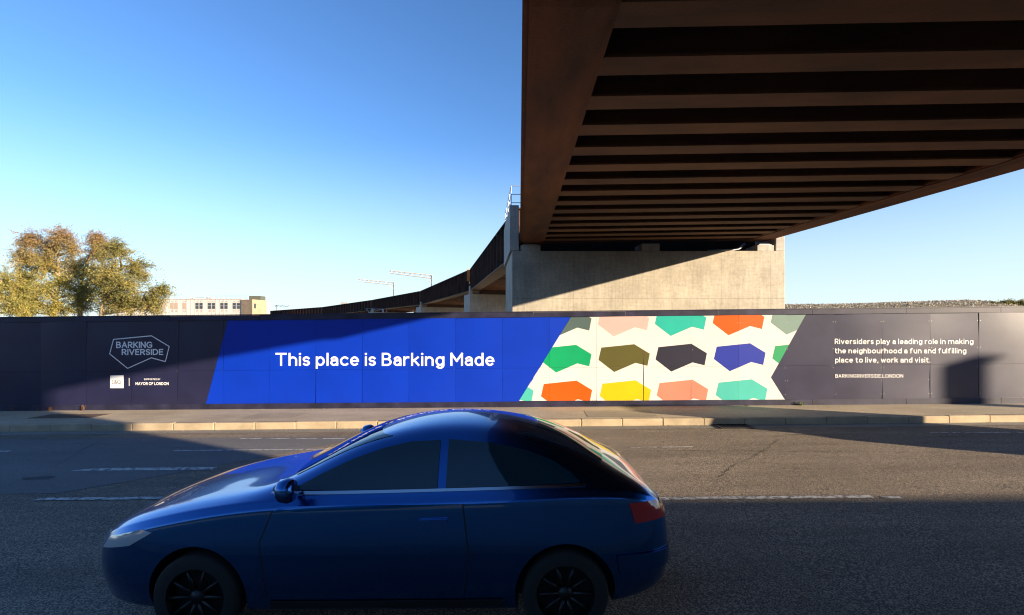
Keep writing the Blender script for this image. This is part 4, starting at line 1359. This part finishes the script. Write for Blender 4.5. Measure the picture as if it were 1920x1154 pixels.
def make_car(loc, paint, label):
    root = empty('car', loc, label, 'car')
    root.rotation_euler = (0, -math.atan(0.0097), 0)
    ST = [  # x, zb, wb, wm, zs, ws, zte, wte, zt
        (-2.04, .34, .42, .50, .56, .45, .61, .36, .63), (-1.98, .23, .62, .69, .67, .65, .72, .55, .75), (-1.75, .19, .74, .805, .79, .765, .835, .64, .865),
        (-1.35, .18, .78, .855, .905, .815, .94, .68, .965), (-1.0, .18, .79, .868, .965, .83, .995, .69, 1.015), (-.76, .18, .79, .873, .985, .835, 1.08, .69, 1.12),
        (-.36, .18, .80, .875, .995, .835, 1.285, .635, 1.335), (.05, .18, .80, .875, 1.0, .835, 1.385, .60, 1.445), (.48, .18, .80, .875, 1.01, .835, 1.405, .585, 1.475),
        (.95, .18, .80, .873, 1.02, .83, 1.35, .58, 1.425), (1.35, .19, .79, .868, 1.03, .815, 1.225, .60, 1.305), (1.65, .21, .76, .85, 1.02, .79, 1.09, .62, 1.135),
        (1.87, .25, .70, .80, .975, .735, 1.005, .62, 1.02), (2.0, .30, .62, .715, .86, .66, .895, .55, .91), (2.05, .38, .50, .60, .70, .52, .74, .42, .75)]
    FX = lambda x: x if x > -0.85 else -0.85 + (x + 0.85) * 1.18
    bm = bmesh.new()
    rings = []
    for (x, zb, wb, wm, zs, ws, zte, wte, zt) in ST:
        mid = min(.60, (zb + zs) / 2 + 0.02)
        half = [(0, zb), (wb * .6, zb), (wb, zb + .01), (wm - .02, zb + .13), (wm, mid), (ws + .024, zs - .055), (ws - .015, zs), (wte, zte), (wte * .62, zt - .018), (0, zt)]
        pts_ = [(y, z) for y, z in half] + [(-y, z) for y, z in reversed(half[1:-1])]
        rings.append([bm.verts.new((FX(x), y, z)) for y, z in pts_])
    n = len(rings[0])
    for i in range(len(rings) - 1):
        for k in range(n):
            bm.faces.new((rings[i][k], rings[i][(k + 1) % n], rings[i + 1][(k + 1) % n], rings[i + 1][k]))
    bm.faces.new(list(reversed(rings[0]))); bm.faces.new(rings[-1])
    bmesh.ops.recalc_face_normals(bm, faces=bm.faces)
    cl = bm.edges.layers.float.new('crease_edge')
    crease_rows = {5: 0.45, 13: 0.45, 6: 0.55, 12: 0.55, 2: 0.6, 16: 0.6}
    for i in range(len(rings) - 1):
        for k, w in crease_rows.items():
            e = bm.edges.get((rings[i][k], rings[i + 1][k]))
            if e: e[cl] = w
    me = bpy.data.meshes.new('body'); bm.to_mesh(me); bm.free()
    me.materials.append(paint)
    body = bpy.data.objects.new('body', me); COL.objects.link(body)
    ss = body.modifiers.new('s', 'SUBSURF'); ss.levels = 3; ss.render_levels = 3
    dg = bpy.context.evaluated_depsgraph_get()
    bvh = BVHTree.FromObject(body, dg)
    cutters = []
    WX, WR = (-1.36, 1.24), 0.305
    for wx in WX:
        for s in (-1, 1):
            mb = MB(); mb.lathe([(0.0, -0.2), (0.355, -0.2), (0.355, 0.4), (0.0, 0.4)], (wx, s * 0.78, WR + 0.01) if s > 0 else (wx, -0.78 - 0.2, WR + 0.01), 40)
            c = mb.build('cutter', M['black_trim'], fixn=True, merge=True)
            cutters.append(c)
            bo = body.modifiers.new('b', 'BOOLEAN'); bo.object = c; bo.operation = 'DIFFERENCE'; bo.solver = 'EXACT'; bo.material_mode = 'TRANSFER'
    dg.update()
    dg = bpy.context.evaluated_depsgraph_get()
    fin = bpy.data.meshes.new_from_object(body.evaluated_get(dg))
    body.modifiers.clear()
    body.data = fin
    fin.polygons.foreach_set('use_smooth', [True] * len(fin.polygons))
    try:
        fin.set_sharp_from_angle(angle=R(35))
    except Exception:
        pass
    for c in cutters: bpy.data.objects.remove(c)
    body.parent = root

    def patch(poly, axis, sgn, off, name, mat, parent=root, thick=0.006, cell=0.025, smooth=True):
        """a piece that follows the body: an outline seen from the side (axis y) or from an end (axis x)"""
        us = [p[0] for p in poly]; ws_ = [p[1] for p in poly]
        mb = MB()
        nu = max(1, int((max(us) - min(us)) / cell)); nw = max(1, int((max(ws_) - min(ws_)) / cell))
        for t in tris(poly):
            for a in range(nu):
                for c in range(nw):
                    u0 = min(us) + (max(us) - min(us)) * a / nu; u1 = min(us) + (max(us) - min(us)) * (a + 1) / nu
                    w0 = min(ws_) + (max(ws_) - min(ws_)) * c / nw; w1 = min(ws_) + (max(ws_) - min(ws_)) * (c + 1) / nw
                    cc = clip_rect(t, u0, u1, w0, w1)
                    if len(cc) < 3 or abs(area(cc)) < 1e-7: continue
                    out = []
                    for u, w in cc:
                        for du, dw in ((0.00013, 0.00017), (-0.0007, 0.0004), (0.0009, -0.0011), (-0.0021, -0.0017), (0.0031, 0.0023)):
                            if axis == 'y':
                                h = bvh.ray_cast(Vector((u + du, sgn * 3, w + dw)), Vector((0, -sgn, 0)))
                                good = h[0] is not None and h[0].y * sgn > 0.2
                            else:
                                h = bvh.ray_cast(Vector((sgn * 4, u + du, w + dw)), Vector((-sgn, 0, 0)))
                                good = h[0] is not None and h[0].x * sgn > 0
                            if good: break
                        if not good: break
                        hn = bvh.find_nearest(h[0])[1] if h[1].length < 0.5 else h[1]
                        if (hn.y if axis == 'y' else hn.x) * sgn < 0: hn = -hn
                        out.append(h[0] + hn * off)
                    else:
                        mb.poly(out)
        o = mb.build(name, mat, parent, smooth=smooth, merge=True, fixn=False)
        bm_ = bmesh.new(); bm_.from_mesh(o.data)
        flip = [f for f in bm_.faces if (f.normal.y if axis == 'y' else f.normal.x) * sgn < 0]
        bmesh.ops.reverse_faces(bm_, faces=flip)
        bm_.to_mesh(o.data); bm_.free()
        md = o.modifiers.new('t', 'SOLIDIFY'); md.thickness = thick; md.offset = -1
        es = o.modifiers.new('e', 'EDGE_SPLIT'); es.split_angle = R(35)
        return o
    fr = [(-.70, 1.035), (.34, 1.045), (.34, 1.342), (.12, 1.333), (-.08, 1.293), (-.30, 1.222), (-.50, 1.135)]
    re_ = [(.40, 1.046), (1.36, 1.065), (1.30, 1.12), (1.16, 1.20), (.98, 1.265), (.72, 1.32), (.40, 1.346)]
    door = [(-.86, .30), (.52, .30), (.56, .60), (.52, .955), (-.80, .945), (-.90, .70)]
    for s in (-1, 1):
        patch(fr, 'y', s, 0.010, 'side_window', M['car_glass'])
        patch(re_, 'y', s, 0.010, 'rear_quarter_window', M['car_glass'])
        patch([(-.86, 1.006), (1.40, 1.044), (1.40, 1.060), (-.84, 1.026)], 'y', s, 0.009, 'window_trim', M['chrome'], cell=0.06)
        dr = patch(door, 'y', s, 0.0045, 'door', paint, thick=0.006)
        for ga, gb_ in (((.52, .30), (.56, .60)), ((.56, .60), (.52, .955)), ((-.86, .30), (-.90, .70)), ((-.90, .70), (-.80, .945))):
            patch([ga, (ga[0] + .009, ga[1]), (gb_[0] + .009, gb_[1]), gb_], 'y', s, 0.0055, 'shut_line', M['black_trim'], dr, thick=0.003, cell=0.03)
        patch([(.22, .83), (.42, .835), (.42, .86), (.22, .855)], 'y', s, 0.028, 'door_handle', paint, dr, thick=0.02, cell=0.03)
        patch([(-.84, .17 + .05), (.80, .22), (.80, .28), (-.84, .28)], 'y', s, 0.012, 'sill', M['black_trim'])
        patch([(1.74, .79), (1.985, .80), (1.975, .865), (1.90, .925), (1.70, .93)], 'y', s, 0.008, 'tail_light', M['red_lens'], cell=0.03)
        patch([(FX(a), c) for a, c in ((-1.93, .61), (-1.70, .66), (-1.55, .76), (-1.62, .775), (-1.86, .70))], 'y', s, 0.008, 'headlight', M['clear_lens'], cell=0.03)
        patch([(s * .45, .80), (s * .66, .80), (s * .66, .90), (s * .45, .90)], 'x', 1, 0.006, 'rear_light_cluster', M['red_lens'], cell=0.03)
        patch([(s * .40, .58), (s * .60, .60), (s * .58, .68), (s * .42, .66)], 'x', -1, 0.006, 'front_lamp', M['clear_lens'], cell=0.03)
        patch([(1.62, .44), (2.02, .46), (2.03, .58), (1.60, .58)], 'y', s, 0.016, 'bumper_corner', paint, cell=0.04)
        # mirror
        mb = MB()
        mb.tube([(-.66, s * .80, 1.06), (-.66, s * .93, 1.085)], [0.03, 0.022], 8)
        for k in range(1):
            mb.tube([(-.73, s * .99, 1.10), (-.69, s * .985, 1.10), (-.63, s * .985, 1.10), (-.60, s * .985, 1.10)], [0.03, 0.075, 0.085, 0.07], 12)
        mb.build('mirror', paint, root, smooth=True)
    patch([(-.60, 1.10), (.60, 1.10), (.50, 1.365), (-.50, 1.365)], 'x', -1, 0.004, 'windscreen', M['car_glass'])
    patch([(-.52, 1.15), (.52, 1.15), (.46, 1.37), (-.46, 1.37)], 'x', 1, 0.004, 'rear_window', M['car_glass'])
    patch([(-.26, .50), (.26, .50), (.26, .61), (-.26, .61)], 'x', 1, 0.010, 'number_plate', M['plate'], cell=0.06)
    patch([(-.36, .38), (.36, .38), (.40, .50), (-.40, .50)], 'x', -1, 0.006, 'grille', M['black_trim'], cell=0.06)
    for wx in WX:
        for s in (-1, 1):
            w = bpy.data.objects.new('wheel', None); COL.objects.link(w); w.parent = root
            w.location = (wx, s * 0.76, WR); w.empty_display_size = 0.2
            mb = MB(); mb.lathe([(0.205, -0.09), (0.285, -0.095), (0.303, -0.07), (0.305, 0.0), (0.303, 0.07), (0.285, 0.095), (0.205, 0.09), (0.205, -0.09)], (0, 0, 0), 40)
            mb.build('tyre', M['rubber'], w, smooth=True)
            mb = MB()
            mb.lathe([(0.203, -0.085), (0.20, -0.06), (0.19, 0.08), (0.203, 0.085)], (0, 0, 0), 40)
            mb.lathe([(0.0, s * 0.075), (0.05, s * 0.07), (0.055, s * 0.03)], (0, 0, 0), 16)
            for k in range(10):
                a = k * 2 * math.pi / 10
                mb.tube([(0.04 * math.cos(a), s * 0.055, 0.04 * math.sin(a)), (0.195 * math.cos(a), s * 0.07, 0.195 * math.sin(a))], [0.016, 0.012], 6)
            mb.build('rim', M['alloy'], w, smooth=True)
            mb = MB(); mb.lathe([(0.0, -s * 0.03), (0.196, -s * 0.03), (0.196, -s * 0.01), (0.0, -s * 0.01)], (0, 0, 0), 24)
            mb.build('brake_disc', M['iron'], w)
    return root


CX = -0.86
make_car((CX, 3.54 + 0.88, ROADZ + G(CX)), M['paint'], 'shiny dark blue compact hatchback driving left in the near lane')

# ------------------------------------------------------------------ unseen pier, and casters added out of view for their shadows
# the bridge's other pier, behind the camera
root = empty('near_pier', (5.5, -4.6, 0), 'concrete bridge pier on the near side of the road, behind the viewer', 'pier')
mb = MB(); mb.box(-5.5, 5.6, -1.8, 0.0, -0.3, 5.2); mb.build('pier_wall', M['concrete'], root, bevel=0.03)
mb = MB(); mb.box(-5.1, -4.3, -1.5, -0.1, 5.203, 5.42); mb.box(4.3, 5.4, -1.5, -0.1, 5.203, 5.42); mb.build('bearing_plinth', M['concrete_plain'], root)
# unseen brick block and long wall, added to shade the near road
root = empty('shade_block', (14.6, -4.1, 0), 'unseen buff brick block added to shade the near road', 'building')
mb = MB(); mb.box(-3.3, 3.65, -5.5, 0.0, -0.3, 8.6); mb.build('wall', M['brick'], root)
mb = MB(); mb.box(-3.4, 3.66, -5.6, 0.005, 8.602, 8.75); mb.build('roof', M['facade_dirty'], root)
for zz in (1.2, 4.4):
    for xx in (-2.2, 0, 2.2):
        mb = MB(); mb.box(xx - 0.5, xx + 0.5, 0.002, 0.05, zz, zz + 1.4); w_ = mb.build('window', M['pale_steel'], root)
        mb = MB(); mb.box(xx - 0.43, xx + 0.43, 0.051, 0.06, zz + 0.07, zz + 1.33); mb.build('pane', M['glass_far'], w_)
root = empty('shade_wall', (32, -4.1, 0), 'unseen long buff brick wall added to shade the near road', 'wall')
mb = MB(); mb.box(-13.7, 22, -0.35, 0.0, -0.3, 4.30); mb.build('shade_wall_face', M['brick'], root)
mb = MB(); mb.box(-13.7, 22, -0.40, 0.04, 4.302, 4.38); mb.build('coping', M['concrete_plain'], root)
# unseen sign and side arm, shaped for the shadow on the hoarding's right end
root = empty('unseen_sign', (35.65, -0.5, 0.3), 'unseen sign board on a pole, shaped for its hoarding shadow', 'sign')
mb = MB(); mb.tube([(0.0, 0, 0), (0.0, 0, 6.5)], 0.09, 10); mb.build('pole', M['galv'], root)
mb = MB()
z0 = 4.9 - 0.3
mb.hexa([(-0.42, -0.10, z0), (0.42, -0.10, z0), (0.42, -0.02 + 0.12, z0), (-0.42, 0.10, z0), (-0.42, -0.10, 6.70), (0.42, -0.10, 6.95), (0.42, 0.10, 6.95), (-0.42, 0.10, 6.70)])
mb.build('unseen_sign_board', M['galv'], root, bevel=0.02)
mb = MB(); mb.tube([(0.25, 0, 6.72), (0.82, 0, 6.86)], 0.075, 8); mb.build('unseen_side_arm', M['galv'], root)


def make_unseen_van(loc):  # unseen van, narrowed to fit the shadow over kerb and road
    root = empty('unseen_van', loc, 'unseen white van in the far lane, narrowed to fit its shadow', 'van')
    prof_ = [(x_ * 0.86, z_) for x_, z_ in [(-2.3, .35), (2.3, .35), (2.35, .8), (2.33, 2.15), (2.2, 2.3), (-.7, 2.32), (-.95, 2.25), (-1.55, 1.35), (-2.2, 1.1), (-2.35, .8)]]
    mb = MB()
    n = len(prof_)
    w = 0.52
    mb.v += [(x, -w, z) for x, z in prof_] + [(x, w, z) for x, z in prof_]
    mb.f.append(list(range(n))); mb.f.append(list(reversed(range(n, 2 * n)))); mb.m += [0, 0]
    for i in range(n):
        j = (i + 1) % n
        mb.f.append([j, i, n + i, n + j]); mb.m.append(0)
    mb.build('body', M['pale_steel'], root, bevel=0.05, fixn=True)
    for s in (-1, 1):
        mb = MB(); ya, yb = sorted((s * 0.522, s * 0.532))
        mb.hexa([(-1.25, ya, 1.35), (-.65, ya, 1.35), (-.65, yb, 1.35), (-1.25, yb, 1.35), (-.95, ya, 1.95), (-.65, ya, 1.95), (-.65, yb, 1.95), (-.95, yb, 1.95)])
        mb.build('side_window', M['car_glass'], root)
        for wx in (-1.3, 1.25):
            mb = MB(); mb.lathe([(0.0, -0.09), (0.30, -0.1), (0.33, -0.06), (0.33, 0.06), (0.30, 0.1), (0.0, 0.09)], (wx, s * 0.46, 0.33), 28)
            mb.build('wheel', M['rubber'], root, smooth=True)
    return root


make_unseen_van((13.2, 7.45, ROADZ + G(18)))
